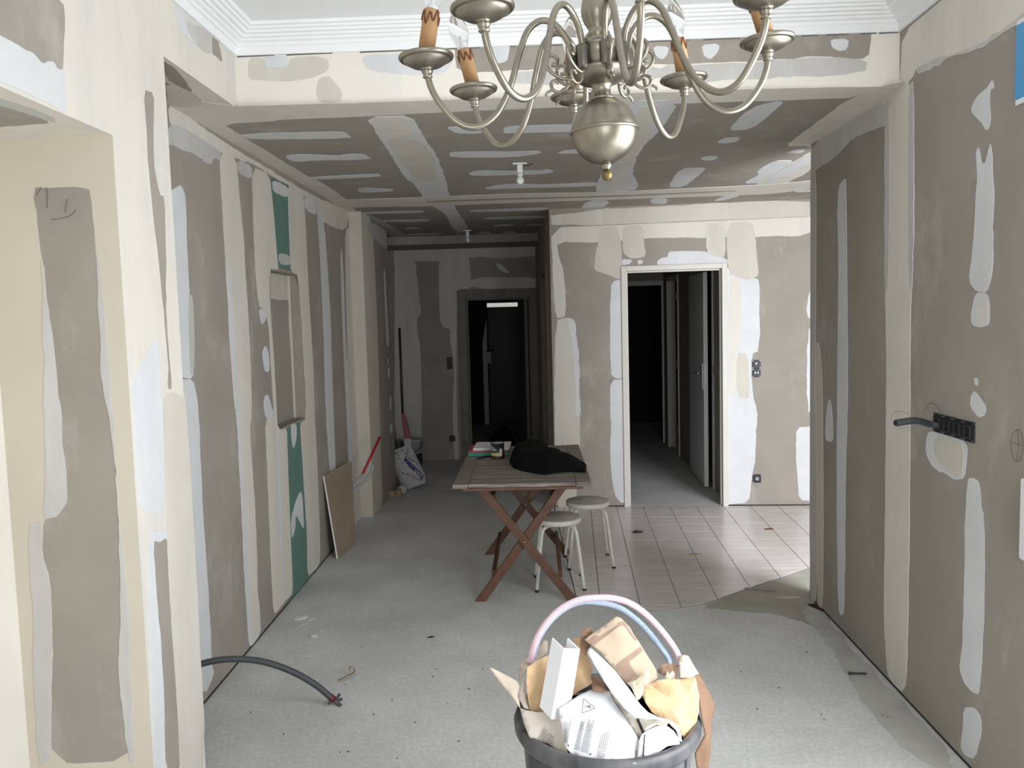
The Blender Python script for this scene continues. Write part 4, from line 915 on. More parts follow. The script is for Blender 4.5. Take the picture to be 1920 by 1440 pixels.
# ------------------------------------------------------------------ red-tipped pipe and grey conduit offcut beside the board
RED = M('red_pipe', (.40, .015, .02), .4); WHT = M('grey_white_pipe', (.50, .50, .52), .5)
p0 = at(640, 945, 5.97); p1 = at(680, 889, 6.12); p2 = at(712, 820, 6.38)
pp = thing('red_pipe', 'thin pipe with a bright red upper half leaning behind the board', 'pipe', p0); pi_ = inv_of(pp)
MB().tube([p0, p1], .0105, 10).build('lower_sleeve', WHT, pp, inv=pi_); MB().tube([p1-(p1-p0)*.002, p2], .0105, 10).build('red_tube', RED, pp, inv=pi_)
g = [at(654, 926, 5.98), at(672, 913, 6.02), at(688, 897, 6.05), at(697, 882, 6.08), at(699, 872, 6.1)]
g = [at(636, 960, 5.93), at(643, 942, 5.95)] + g
tag(corrug(g, .0115, 'conduit_offcut', M('pale_grey_conduit', (.36, .38, .39), .5), amp=.06), 'pale grey conduit offcut curling up beside the red pipe', 'conduit')

# ------------------------------------------------------------------ plaster sack, bucket, tool, roll, blocks by the corridor
SACK = M('paper_sack', (.46, .45, .46), .8, var=.06, vscale=20, bump=.25, bscale=28)
PURP = M('purple_print', (.085, .035, .15), .7); INK = M('dark_ink', (.03, .03, .04), .7)
sb = atz(778, 914, 0); sb.y = 7.75; sb.x = (atz(775, 914, 0)).x
sk = thing('plaster_sack', 'slumped white plaster sack with a purple band leaning on the left wall', 'sack', (sb.x, sb.y, 0)); si = inv_of(sk)
SX = Vector((cos(.25), sin(.25), 0)); SU = Vector((-.40, .28, .87)).normalized(); SX = (SX-SU*SX.dot(SU)).normalized(); SN = SX.cross(SU)
if SN.y > 0: SN = -SN
so = Vector((sb.x+.035, sb.y+.02, .015))
def sackp(u, v, side=1):                  # u -1..1 across, v 0..1 up
    wv = .128*(1-.16*v**3) * (1 - .22*max(0, .18-v)/.18)
    th = .085*(max(0, 1-u*u))**.5 * (sin(pi*min(1, max(.0, .06+v*.90)))**.45) * (1-.35*v)
    wr = .010*noise.noise(Vector((u*2.2, v*5, 3*side)))
    return so + SX*(u*wv) + SU*(v*.415) + SN*(side*(th+wr*(1-abs(u))))
mb = MB(); nu, nv = 18, 26
for side in (1, -1):
    V = [sackp(-1+2*i/nu, j/nv, side) for j in range(nv+1) for i in range(nu+1)]
    mb.add(V, [(j*(nu+1)+i, j*(nu+1)+i+1, (j+1)*(nu+1)+i+1, (j+1)*(nu+1)+i) for j in range(nv) for i in range(nu)], True)
lowest = min(v.z for v in mb.V)
for v in mb.V: v.z = max(v.z, .004)
mb.build('sack_body', SACK, sk, inv=si)
def sack_strip(pts, name, mat, n=14):     # ribbon along uv centre line with half width
    V = []; 
    for i in range(n+1):
        t = i/n*(len(pts)-1); j = min(int(t), len(pts)-2); f = t-j
        u, v, hw, an = [pts[j][q_]*(1-f)+pts[j+1][q_]*f for q_ in range(4)]
        for s in (-1, 1):
            p = sackp(u - sin(an)*hw*s, v + cos(an)*hw*s*.5); p.z = max(p.z, .006); V.append(p + SN*.003)
    return MB().add(V, [(2*i, 2*i+1, 2*i+3, 2*i+2) for i in range(n)]).build(name, mat, sk, inv=si)
sack_strip([(-.05, .70, .12, -.9), (.15, .50, .15, -.8), (.45, .30, .15, -.7), (.72, .12, .15, -.6)], 'purple_band', PURP)
def text_on(fn, s, size, name, mat, parent, iv, font_bold=True):
    c = bpy.data.curves.new(name, 'FONT'); c.body = s; c.size = size; c.resolution_u = 2; c.align_x = 'CENTER'; c.align_y = 'CENTER'
    o = bpy.data.objects.new(name, c); me = bpy.data.meshes.new_from_object(o); bpy.data.objects.remove(o); bpy.data.curves.remove(c)
    for v in me.vertices: v.co = iv @ fn(v.co.x, v.co.y)
    me.materials.clear(); me.materials.append(mat)
    return link(bpy.data.objects.new(name, me), parent)
def on_sack(u0, v0, an):
    def f(x, y):
        uu = u0 + (x*cos(an)-y*sin(an))/.128; vv = v0 + (x*sin(an)+y*cos(an))/.415
        p = sackp(max(-.97, min(.97, uu)), max(.01, min(.99, vv))); p.z = max(p.z, .008); return p + SN*.0055
    return f
text_on(on_sack(.50, .255, 2.30), 'PAS', .052, 'lettering', M('sack_white_ink', (.75, .74, .76), .7), sk, si)
def glyphs(u0, v0, u1, v1, n, size, mat, seed):        # rows of print too blurred in the photo to read
    rg = random.Random(seed); mb = MB()
    for i in range(n):
        f = (i+.5)/n; uc, vc = u0+(u1-u0)*f, v0+(v1-v0)*f
        P = [sackp(max(-.96, min(.96, uc+rg.uniform(-.5, .5)*size/.128)), max(.02, min(.98, vc+rg.uniform(-.5, .5)*size/.415)))+SN*.003 for _ in range(4)]
        for p in P: p.z = max(p.z, .007)
        mb.tube(P, .0028, 5)
    o = mb.build('blurred_print', mat, sk, inv=si); o['kind'] = 'stuff'
glyphs(-.62, .42, .45, .06, 7, .034, INK, 3); glyphs(.10, .74, .80, .46, 6, .026, INK, 5)
glyphs(.02, .62, .42, .34, 6, .018, M('sack_lilac_ink', (.42, .36, .47), .7), 6)
mb = MB()
for i in range(9):
    u0, v0 = random.uniform(-.7, .5), random.uniform(.74, .93); a = random.uniform(-.6, .9)
    mb.tube([sackp(u0+.12*q_*cos(a), v0+.03*q_*sin(a))+SN*.003 for q_ in range(3)], .003, 5)
mb.build('ink_marks', INK, sk, inv=si)['kind'] = 'stuff'

bc = Vector((-1.415, 9.05, 0))
bu = thing('bucket', 'pale plastic bucket with dark lower half behind the plaster sack', 'bucket', bc); 
MB().lathe([(.10, 0), (.108, .004), (.118, .14)], None, 28).build('dark_lower_half', M('navy_plastic', (.02, .02, .045), .5), bu)
MB().lathe([(.1185, .141), (.128, .285), (.134, .287), (.134, .30), (.126, .30), (.116, .142)], None, 28).build('pale_upper_half', M('pale_grey_plastic', (.40, .40, .40), .5), bu)
MB().tube(spline([(-.115, -.06, .27), (-.06, -.135, .24), (.02, -.155, .17), (.10, -.10, .20), (.125, -.03, .27)], 6), .004, 6).build('bucket_handle', BLACKP, bu)
t0, t1, t2, t3 = at(766, 880, 8.5), at(764, 822, 8.6), at(755, 776, 8.65), at(749, 615, 8.8)
sc_ = thing('long_handled_tool', 'long dark handled tool with a dark red blade standing behind the sack', 'tool', (t0.x, t0.y, 0)); ii = inv_of(sc_)
MB().tube([t2, t3], .014, 8).build('dark_handle', M('dark_handle', (.03, .03, .03), .5), sc_, inv=ii)
d_ = (t1-t2); X = Vector((1, .2, 0)).normalized(); Y = Vector((0, -1, 0))
mb = MB(); prof = ((-.02, .010), (.05, .020), (.35, .032), (1.0, .040)); V = []
for tt, hw in prof:
    c = t2 + d_*tt; V += [c-X*hw*.8+Y*.012, c+X*hw+Y*.012, c+X*hw-Y*.012, c-X*hw*.8-Y*.012]
mb.add(V, [(4*i+j, 4*i+(j+1) % 4, 4*i+4+(j+1) % 4, 4*i+4+j) for i in range(3) for j in range(4)] + [(3, 2, 1, 0), (12, 13, 14, 15)])
mb.build('red_blade', M('dark_red_plastic', (.20, .01, .03), .45), sc_, .004, ii)
tz = Vector((t0.x, t0.y, .003)); mb = MB(); mb.beam(t1+d_*.01, tz, .075, .022, up=Y); mb.build('white_foot', M('tool_white', (.5, .5, .5), .5), sc_, .003, ii)

rc = atz(753, 926, 0)
ro = thing('tape_roll', 'small pale roll of tape on the floor before the sack', 'tape roll', (rc.x+.01, rc.y, 0))
T = Matrix.Translation((0, 0, .042)) @ Matrix.Rotation(radians(80), 4, 'X') @ Matrix.Rotation(.2, 4, 'Z')
MB().lathe([(.020, -.024), (.041, -.024), (.041, .024), (.020, .024)], T, 24).build('tape', M('pale_tape', (.45, .43, .40), .6), ro)
MB().lathe([(.0185, -.025), (.0197, -.025), (.0197, .025), (.0185, .025), (.0185, -.025)], T, 20).build('core', KRAFT, ro)
WBL = M('pale_wood', (.34, .25, .17), .7, var=.1, vscale=12)
for i, (x, y, sx, sy, sz, lab) in enumerate(((737, 930, .028, .05, .055, 'small pale wooden block against the left wall near the sack'), (748, 929, .022, .03, .055, 'narrow pale wooden block beside the tape roll'))):
    c = atz(x, y, 0); tag(MB().box((c.x-sx, c.y-sy, 0), (c.x+sx, c.y+sy, sz)).build('wood_block', WBL, None, .003), lab, 'block', 'wooden blocks near the plaster sack')
# ------------------------------------------------------------------ sheets of paper, board and cloth
class Sheet:
    """a thin sheet spanning a closed outline of 3D points, bulged and crumpled"""
    def __init__(s, pts, spacing=.012, bulge=0.0, crumple=0.0, freq=14, seed=0, toward=(0, -1, .5), fold=None):
        P = [Vector(p) for p in pts]; c = sum(P, Vector())/len(P)
        n = Vector()
        for i, p in enumerate(P): n += (P[i-1]-c).cross(p-c)
        n.normalize()
        if n.dot(Vector(toward)) < 0: n = -n
        s.c, s.n = c, n; s.x = (P[1]-P[0]-n*(P[1]-P[0]).dot(n)).normalized(); s.y = n.cross(s.x)
        R = []
        for i, p in enumerate(P):
            q = P[(i+1) % len(P)]; k_ = max(1, int((q-p).length/spacing))
            R += [p.lerp(q, j/k_) for j in range(k_)]
        s.ol = [((p-c).dot(s.x), (p-c).dot(s.y), (p-c).dot(n)) for p in R]
        s.bulge, s.cr, s.fr, s.seed, s.fold = bulge, crumple, freq, seed, fold
        xs = [a for a, b, h in s.ol]; ys = [b for a, b, h in s.ol]
        V = [Vector((a, b)) for a, b, h in s.ol]; no = len(V)
        rg = random.Random(seed+1); y = min(ys); r = 0
        while y < max(ys):
            x = min(xs) + (spacing/2 if r % 2 else 0)
            while x < max(xs):
                V.append(Vector((x+rg.uniform(-.2, .2)*spacing, y+rg.uniform(-.2, .2)*spacing))); x += spacing
            y += spacing*.87; r += 1
        keep = V[:no] + [v for v in V[no:] if s.inside(v) and s.dist(v) > spacing*.45]
        res = geometry.delaunay_2d_cdt(keep, [], [list(range(no))], 1, 1e-6)
        s.v2, s.f = res[0], res[2]
    def inside(s, v):
        r = False; O = s.ol; n = len(O)
        for i in range(n):
            a, b = O[i-1], O[i]
            if (a[1] > v[1]) != (b[1] > v[1]) and v[0] < (b[0]-a[0])*(v[1]-a[1])/(b[1]-a[1])+a[0]: r = not r
        return r
    def dist(s, v): return min(sqrt((a-v[0])**2+(b-v[1])**2) for a, b, h in s.ol)
    def h(s, a, b):
        sw = sh = 0; d0 = 9
        for x, y, h in s.ol:
            d = (x-a)**2+(y-b)**2; w = 1/(d*d+1e-9); sw += w; sh += w*h; d0 = min(d0, d)
        z = sh/sw; d0 = sqrt(d0)
        z += s.bulge*(1-math.exp(-d0/.05))
        if s.cr:
            z += s.cr*(2*abs(noise.noise(Vector((a*s.fr, b*s.fr, s.seed))))-.4 + .5*noise.noise(Vector((a*s.fr*2.3, b*s.fr*2.3, s.seed+9))))
        return z
    def p(s, a, b, off=0.0): return s.c + s.x*a + s.y*b + s.n*(s.h(a, b)+off)
    def px(s, X, Y, off=0.0):             # print position on the sheet
        d = px_ray(X, Y); t = (s.c-CO).dot(s.n)/d.dot(s.n); q = CO + d*t - s.c
        return s.p(q.dot(s.x), q.dot(s.y), off)
    def build(s, name, mat, parent=None, th=.0012, smooth=True, inv=None):
        V = [s.p(v[0], v[1]) for v in s.v2]
        o = MB().add(V, [tuple(f) for f in s.f], smooth).build(name, mat, parent, inv=inv)
        md = o.modifiers.new('thickness', 'SOLIDIFY'); md.thickness = th; md.offset = 0
        return o
def dz(f, *pts): return [at(f[0]+a/f[2], f[1]+b/f[2], d) for a, b, d in pts]
Q7 = (910, 1240, 7.2); M7 = (900, 1080, 4); Q4 = (1040, 1270, 8.47); Q5 = (1080, 1140, 9); Q6 = (1180, 1220, 6.545); Q3 = (960, 1190, 10.286)

# ------------------------------------------------------------------ the rubbish bin and what is thrown in it
BC = Vector((.170, 2.130, 0)); RR = .252; RZ = .55
DUST = M('dusty_black_plastic', (.020, .020, .022), .42, col2=(.15, .15, .16), vscale=9, stretch=(1, 1, .35))
bn = thing('rubbish_bin', 'big black plastic rubbish bin in front, heaped with paper and card offcuts', 'bin', BC); bi_ = inv_of(bn); T = Matrix.Translation(BC)
MB().lathe([(.0001, .002), (.185, .002), (.192, .012), (.226, RZ-.045), (.219, RZ-.045), (.186, .014), (.0001, .010)], T, 64).build('bin_body', DUST, bn, inv=bi_)
MB().lathe([(.225, RZ-.050), (.243, RZ-.048), (.250, RZ-.036), (.252, RZ-.016), (.247, RZ-.003), (.238, RZ), (.229, RZ-.004), (.223, RZ-.020), (.219, RZ-.050), (.225, RZ-.050)], T, 64).build('bin_rim', DUST, bn, inv=bi_)
for k_ in range(8):
    a = k_*pi/4 + .28; ux, uy = cos(a), sin(a); tdir = Vector((-uy, ux, 0))
    p0 = BC+Vector((ux*.1935, uy*.1935, .03)); p1 = BC+Vector((ux*.2265, uy*.2265, RZ-.052))
    MB().beam(p0, p1, .030, .010, up=(ux, uy, 0)).build('rib', DUST, bn, .002, bi_)
MB().lathe([(.0001, .36), (.10, .375), (.17, .36), (.208, .34), (.208, .325), (.0001, .32)], T @ Matrix.Rotation(.0, 4, 'X'), 40).build('rubbish_fill', M('dim_rubbish', (.12, .09, .06), .9, bump=.6, bscale=20), bn, inv=bi_)

KP = M('kraft_paper_orange', (.60, .41, .235), .8, var=.10, vscale=14, bump=.06, bscale=60)
CARD = M('pale_cardboard', (.46, .365, .27), .85, var=.05, vscale=18, bump=.04, bscale=90)
CARDL = M('cream_cardboard', (.56, .48, .39), .85, var=.04, vscale=18)
CARDD = M('brown_cardboard', (.23, .135, .085), .85, var=.10, vscale=16)
WPAP = M('white_paper', (.72, .735, .76), .7); IPAP = M('ivory_paper', (.60, .545, .485), .75)
PRINTG = M('grey_print', (.07, .07, .08), .8); PRINTL = M('pale_grey_print', (.45, .45, .47), .8); PRINTK = M('black_print', (.02, .02, .02), .7)
PVC = M('white_pvc', (.72, .735, .76), .38)

def inside_bin(pts, lim=.2165):             # keeps what hangs down into the bin clear of its wall
    out = []
    for p in pts:
        if p.z < RZ-.004:
            d = Vector((p.x-BC.x, p.y-BC.y)); r = d.length
            if r > lim: p = Vector((BC.x+d.x*lim/r, BC.y+d.y*lim/r, p.z))
        out.append(p)
    return out
# kraft paper wad, left
s_ = Sheet(dz(M7, (350, 690, 2.115), (420, 640, 2.14), (500, 600, 2.17), (600, 570, 2.20), (700, 470, 2.225), (780, 450, 2.235), (800, 560, 2.22), (845, 690, 2.19), (832, 765, 2.17), (850, 800, 2.155), (700, 890, 2.13), (560, 1000, 2.10), (430, 1030, 2.075), (380, 1015, 2.07), (350, 860, 2.095)), .013, .012, .010, 15, 3)
tag(s_.build('kraft_paper', KP, None, .0015, False), 'crumpled orange kraft paper behind the white channel offcut in the bin', 'paper', 'crumpled kraft paper in the bin')
s_ = Sheet(dz(M7, (765, 400, 2.20), (835, 385, 2.20), (845, 420, 2.20), (830, 520, 2.185), (790, 600, 2.17), (750, 560, 2.175), (755, 450, 2.19)), .010, .0, .008, 20, 11)
tag(s_.build('torn_paper_scrap', CARDD, None, .0015, False), 'torn brown paper scrap peeping out between kraft wad and printed card', 'paper')
# kraft paper bag, right
s_ = Sheet(inside_bin(dz(M7, (1200, 900, 2.06), (1215, 860, 2.07), (1250, 820, 2.08), (1330, 785, 2.09), (1440, 770, 2.10), (1540, 775, 2.11), (1600, 760, 2.12), (1622, 800, 2.11), (1638, 900, 2.09), (1645, 1030, 2.07), (1636, 1110, 2.06), (1545, 1225, 2.02), (1490, 1180, 2.01), (1400, 1075, 2.02), (1290, 1020, 2.03), (1225, 960, 2.045))), .011, .030, .020, 12, 21)
tag(s_.build('kraft_bag', KP, None, .0015, False), 'folded orange kraft bag at the right side of the bin', 'paper bag')
# tan scraps behind the kraft bag
s_ = Sheet(dz(Q6, (340, 245, 2.16), (400, 180, 2.17), (455, 150, 2.18), (585, 165, 2.18), (590, 300, 2.15), (560, 350, 2.13), (430, 345, 2.12), (360, 290, 2.14)), .010, .0, .010, 22, 31)
tag(s_.build('torn_card_scrap', CARDD, None, .0015, False), 'torn dark brown card behind the orange kraft bag', 'card scrap')
s_ = Sheet(dz(Q6, (430, 345, 2.11), (470, 245, 2.115), (490, 290, 2.11), (530, 240, 2.115), (562, 290, 2.11), (550, 345, 2.10), (480, 352, 2.10)), .006, .0, .006, 40, 33)
tag(s_.build('paper_shred', CARDL, None, .001, False), 'small torn shred of tan paper standing over the orange kraft bag', 'paper scrap')
# printed cardboard sheet
pc = Sheet(dz(M7, (780, 480, 2.17), (900, 392, 2.185), (1025, 300, 2.20), (1060, 318, 2.20), (1120, 385, 2.195), (1160, 455, 2.185), (1195, 505, 2.175), (1235, 575, 2.165), (1290, 660, 2.15), (1318, 705, 2.14), (1330, 760, 2.12), (1240, 870, 2.07), (1180, 860, 2.06), (1100, 805, 2.08), (1000, 700, 2.11), (900, 580, 2.14)), .012, .006, .004, 9, 41)
pco = tag(pc.build('printed_cardboard', CARD, None, .0035, True), 'tan printed cardboard sheet rising highest out of the bin', 'cardboard')
BRN = M('brown_flexo_print', (.29, .20, .15), .85, var=.06, vscale=30)
def print_poly(sh, f, pts, mat, name, par, off=.0026, sub=10):
    """flat print laid on the sheet: polygon of photo points, cut fine enough to follow the surface"""
    P = [Vector((f[0]+a/f[2], f[1]+b/f[2])) for a, b in pts]; R = []
    for i, p in enumerate(P):
        q = P[(i+1) % len(P)]; n = max(1, int((q-p).length/2.5)); R += [p.lerp(q, j/n) for j in range(n)]
    cx_ = [Vector(v) for v in R]; x0, x1 = min(p.x for p in R), max(p.x for p in R); y0, y1 = min(p.y for p in R), max(p.y for p in R)
    def ins(v):
        r = False
        for i in range(len(R)):
            a, b = R[i-1], R[i]
            if (a.y > v.y) != (b.y > v.y) and v.x < (b.x-a.x)*(v.y-a.y)/(b.y-a.y)+a.x: r = not r
        return r
    V = list(R); y = y0+2
    while y < y1:
        x = x0+2
        while x < x1:
            v = Vector((x, y))
            if ins(v) and min((v-q).length for q in R) > 1.2: V.append(v)
            x += 3.5
        y += 3.5
    res = geometry.delaunay_2d_cdt(V, [], [list(range(len(R)))], 1, 1e-5)
    return MB().add([sh.px(v.x, v.y, off) for v in res[0]], [tuple(q) for q in res[2]], True).build(name, mat, par)
print_poly(pc, Q5, [(190,530),(330,440),(390,475),(690,320),(690,290),(770,255),(825,300),(835,345),(770,330),(700,350),(300,620)], BRN, 'printed_band', pco)
print_poly(pc, Q5, [(690,950),(1090,650),(1130,720),(900,910),(895,960),(1020,1170),(940,1200),(870,1275),(680,1030)], BRN, 'printed_band', pco)
print_poly(pc, Q5, [(800,345),(840,320),(1020,545),(1000,560)], BRN, 'printed_band', pco)
# grey-tan folded card below it
s_ = Sheet(dz(M7, (1100, 805, 2.06), (1180, 775, 2.065), (1265, 690, 2.10), (1275, 740, 2.09), (1240, 830, 2.06), (1200, 920, 2.03), (1180, 930, 2.02), (1140, 870, 2.03)), .010, .006, .012, 20, 45)
tag(s_.build('folded_card', M('grey_tan_card', (.43, .37, .29), .85), None, .0015, False), 'grey tan folded card between the white strip and the orange kraft bag', 'card')
# card roll in the middle
s_ = Sheet(dz(M7, (840, 760, 2.08), (880, 755, 2.08), (930, 800, 2.06), (960, 850, 2.03), (955, 870, 2.02), (840, 860, 2.03)), .008, .012, .003, 20, 47)
tag(s_.build('card_tube_end', CARDD, None, .0015), 'curled brown card edge in the middle of the heap', 'card')
# flaps of light card on the left
s_ = Sheet(dz(M7, (300, 655, 2.22), (400, 565, 2.265), (485, 470, 2.27), (510, 495, 2.27), (508, 575, 2.235), (430, 650, 2.22), (350, 700, 2.165), (305, 760, 2.14), (288, 780, 2.14)), .011, .010, .003, 12, 51)
tag(s_.build('card_flap', CARDL, None, .0025), 'cream card flap curling up under the pink hose on the left of the heap', 'card', 'cream card flaps in the bin')
s_ = Sheet(dz(M7, (70, 690, 2.13), (85, 686, 2.13), (150, 720, 2.13), (235, 765, 2.12), (280, 790, 2.12), (298, 830, 2.11), (282, 900, 2.09), (300, 990, 2.06), (285, 965, 2.06), (200, 860, 2.10), (120, 760, 2.12)), .011, .004, .002, 12, 53)
tag(s_.build('card_flap', CARDL, None, .0025), 'pointed cream card flap sticking out of the left side of the bin', 'card', 'cream card flaps in the bin')
s_ = Sheet(dz(M7, (285, 905, 2.10), (335, 740, 2.13), (340, 850, 2.11), (360, 960, 2.09), (372, 1010, 2.075), (330, 990, 2.07)), .010, .0, .004, 15, 55)
tag(s_.build('card_flap', M('pale_cream_card', (.58, .50, .42), .85), None, .002), 'small folded cream card between the pointed flap and the kraft wad', 'card', 'cream card flaps in the bin')  # cream card in its own tone, slightly paler than the other flaps
# card hanging over the right rim
cf = Sheet(dz(M7, (1490, 605, 2.19), (1525, 592, 2.19), (1560, 600, 2.19), (1640, 735, 2.17), (1600, 755, 2.15), (1580, 765, 2.14), (1500, 770, 2.14)), .011, .004, .002, 10, 61)
co = tag(cf.build('hanging_card', CARDL, None, .003), 'long brown card draped over the right rim of the bin', 'card')
s2 = Sheet(dz(M7, (1592, 758, 2.145), (1640, 735, 2.165), (1700, 840, 2.15), (1742, 930, 2.14), (1765, 1000, 2.135), (1740, 1055, 2.13), (1732, 1180, 2.12), (1728, 1300, 2.115), (1712, 1470, 2.11), (1712, 1600, 2.11), (1640, 1600, 2.11), (1628, 1440, 2.10), (1610, 1330, 2.09), (1690, 1190, 2.07), (1664, 1100, 2.075), (1650, 1000, 2.09), (1640, 900, 2.11)), .012, .0, .002, 10, 63)
s2.build('brown_side', CARDD, co, .003)

# white channel offcut (U section)
b0, b1 = at(900+550/4, 1080+985/4, 2.020), at(900+690/4, 1080+915/4, 2.035)
t0_, t1_ = at(900+627/4, 1080+545/4, 2.095), at(900+752/4, 1080+548/4, 2.110)
g0 = at(900+540/4, 1080+462/4, 2.135)
ax = (t0_-b0).normalized(); wx = (t1_-t0_); wx = wx-ax*wx.dot(ax)*0.0; W_ = wx.length; wx.normalize()
fl_ = (g0-t0_); FL = fl_.length; fl_.normalize()
base = b0 - ax*.03; Lg = (t0_-base).length; tk = .0035
nz = fl_
def cs(u, v): return wx*u + nz*v
sec = [cs(0, 0), cs(W_, 0), cs(W_, FL), cs(W_-tk, FL), cs(W_-tk, tk), cs(tk, tk), cs(tk, FL), cs(0, FL)]
V = [base+q for q in sec] + [base+ax*Lg+q for q in sec]
chn = MB().add(V, [(i, (i+1) % 8, 8+(i+1) % 8, 8+i) for i in range(8)] + [(0, 1, 4, 5), (1, 2, 3, 4), (5, 6, 7, 0), (8, 9, 12, 13), (9, 10, 11, 12), (13, 14, 15, 8)]).build('channel_offcut', PVC, None, .0008)
tag(chn, 'white plastic channel offcut standing up in the bin', 'plastic offcut')
for f_ in (.80, .30):
    c = base + ax*(Lg*f_) + wx*(W_*.55) - nz*.0004; MB().tube([c + (wx*cos(t)+ax*sin(t))*.007 for t in [2*pi*q_/20 for q_ in range(21)]], .0011, 6, caps=False).build('raised_ring', PVC, chn)

# sheets in front: ivory lining sheet, leaflet with warning sign, long white strip, folded white sheet
iv = Sheet(inside_bin(dz(M7, (298, 985, 2.075), (340, 1005, 2.06), (430, 1022, 2.045), (520, 1010, 2.035), (585, 985, 2.03), (640, 1100, 1.985), (650, 1300, 1.945), (640, 1395, 1.925), (560, 1360, 1.935), (440, 1290, 1.965), (370, 1210, 2.00), (330, 1110, 2.035))), .012, -.012, .0, 10, 71)
ivo = tag(iv.build('ivory_leaflet', IPAP, None, .0008), 'ivory paper with small print lining the left front of the bin', 'leaflet')
wl = Sheet(inside_bin(dz(M7, (580, 992, 2.020), (650, 955, 2.03), (740, 895, 2.045), (830, 853, 2.055), (900, 852, 2.05), (965, 862, 2.045), (1000, 935, 2.03), (1080, 1060, 2.00), (1140, 1140, 1.985), (1195, 1235, 1.965), (1190, 1330, 1.945), (1175, 1405, 1.925), (1060, 1420, 1.915), (870, 1424, 1.905), (740, 1400, 1.905), (630, 1372, 1.915), (640, 1280, 1.94), (605, 1100, 1.985))), .011, .012, .0, 10, 73)
wlo = tag(wl.build('warning_leaflet', WPAP, None, .0008), 'white leaflet with a triangular warning sign at the front of the bin', 'leaflet')
def ink_line(sh, f, a, b, w_, mat_mb, off=.0042, words=False, rg=random.Random(5)):
    A = Vector((f[0]+a[0]/f[2], f[1]+a[1]/f[2])); B = Vector((f[0]+b[0]/f[2], f[1]+b[1]/f[2])); d = B-A; n = Vector((-d.y, d.x)).normalized()*w_/2
    t = 0.0; Ln = d.length
    while t < Ln:
        e_ = min(Ln, t + (rg.uniform(1.2, 5) if words else 4.0))
        p, q = A+d*(t/Ln), A+d*(e_/Ln)
        mat_mb.add([sh.px(*(p-n), off), sh.px(*(p+n), off), sh.px(*(q+n), off), sh.px(*(q-n), off)], [(0, 1, 2, 3)])
        t = e_ + (rg.uniform(.35, .8) if words else 0)
tri_ = [(455, 350), (640, 520), (430, 590)]
mb = MB()
for i in range(3): ink_line(wl, Q4, tri_[i], tri_[(i+1) % 3], 1.0, mb)
for a, b, w_ in (((478, 430), (480, 500), .6), ((490, 495), (530, 475), .9), ((515, 485), (548, 475), 1.9), ((530, 485), (556, 500), 1.7), ((540, 480), (555, 455), .8), ((545, 490), (575, 520), .8), ((550, 490), (575, 495), .8), ((545, 500), (555, 530), .6)):
    ink_line(wl, Q4, a, b, w_, mb)
o = mb.build('warning_triangle', PRINTG, wlo); o['kind'] = 'stuff'
mb = MB()
def block(sh, f, tl, tr, bl, br, n, w_, mb, rag=.12):
    rg = random.Random(n*7)
    for i in range(n):
        u = i/max(1, n-1); a = (tl[0]+(tr[0]-tl[0])*u, tl[1]+(tr[1]-tl[1])*u); b = (bl[0]+(br[0]-bl[0])*u, bl[1]+(br[1]-bl[1])*u)
        k_ = rg.uniform(0, rag); a = (a[0]+(b[0]-a[0])*k_, a[1]+(b[1]-a[1])*k_)
        ink_line(sh, f, a, b, w_, mb, words=True)
block(wl, Q4, (150, 640), (265, 640), (150, 1050), (195, 1085), 5, .95, mb, .3)
block(wl, Q4, (430, 690), (475, 695), (312, 1150), (380, 1172), 5, .95, mb)
block(wl, Q4, (535, 690), (618, 715), (408, 1190), (525, 1225), 7, .95, mb, .2)
block(wl, Q4, (745, 900), (880, 800), (650, 1385), (760, 1390), 5, 1.05, mb, .15)
block(wl, Q4, (270, 1210), (330, 1230), (255, 1255), (318, 1295), 5, .9, mb); block(wl, Q4, (375, 1270), (480, 1300), (362, 1320), (465, 1350), 8, .9, mb)
for c in ((215, 1105), (563, 1235)): ink_line(wl, Q4, (c[0], c[1]-14), (c[0], c[1]+14), 3.2, mb)
o = mb.build('small_print', PRINTG, wlo); o['kind'] = 'stuff'
mb = MB()
bx_ = [(960, 1010), (1145, 1050), (1105, 1250), (920, 1228)]
for i in range(4): ink_line(wl, Q4, bx_[i], bx_[(i+1) % 4], .5, mb)
for a, b in (((985, 1060), (1000, 1110)), ((1000, 1110), (1050, 1130)), ((1050, 1080), (1100, 1070)), ((950, 1170), (1090, 1195)), ((1010, 1160), (1000, 1230)), ((1040, 1130), (1030, 1210)), ((1085, 1080), (1070, 1110)), ((965, 1180), (985, 1215))): ink_line(wl, Q4, a, b, .5, mb)
block(wl, Q4, (1035, 770), (1055, 775), (1030, 860), (1048, 866), 4, .5, mb)
block(wl, Q4, (850, 350), (880, 375), (865, 400), (890, 425), 3, .5, mb)
for i in range(4): ink_line(wl, Q4, [(955, 495), (985, 500), (1060, 640), (1020, 660)][i], [(985, 500), (1060, 640), (1020, 660), (955, 495)][i], .5, mb)
ink_line(wl, Q4, (995, 505), (1160, 735), 1.6, mb)
o = mb.build('diagram_print', PRINTL, wlo); o['kind'] = 'stuff'
mb = MB()
block(iv, Q7, (800, 880), (835, 910), (710, 1110), (755, 1140), 4, .75, mb, .25); block(iv, Q7, (840, 950), (915, 980), (765, 1150), (870, 1165), 6, .75, mb, .2)
o = mb.build('small_print', PRINTG, ivo); o['kind'] = 'stuff'
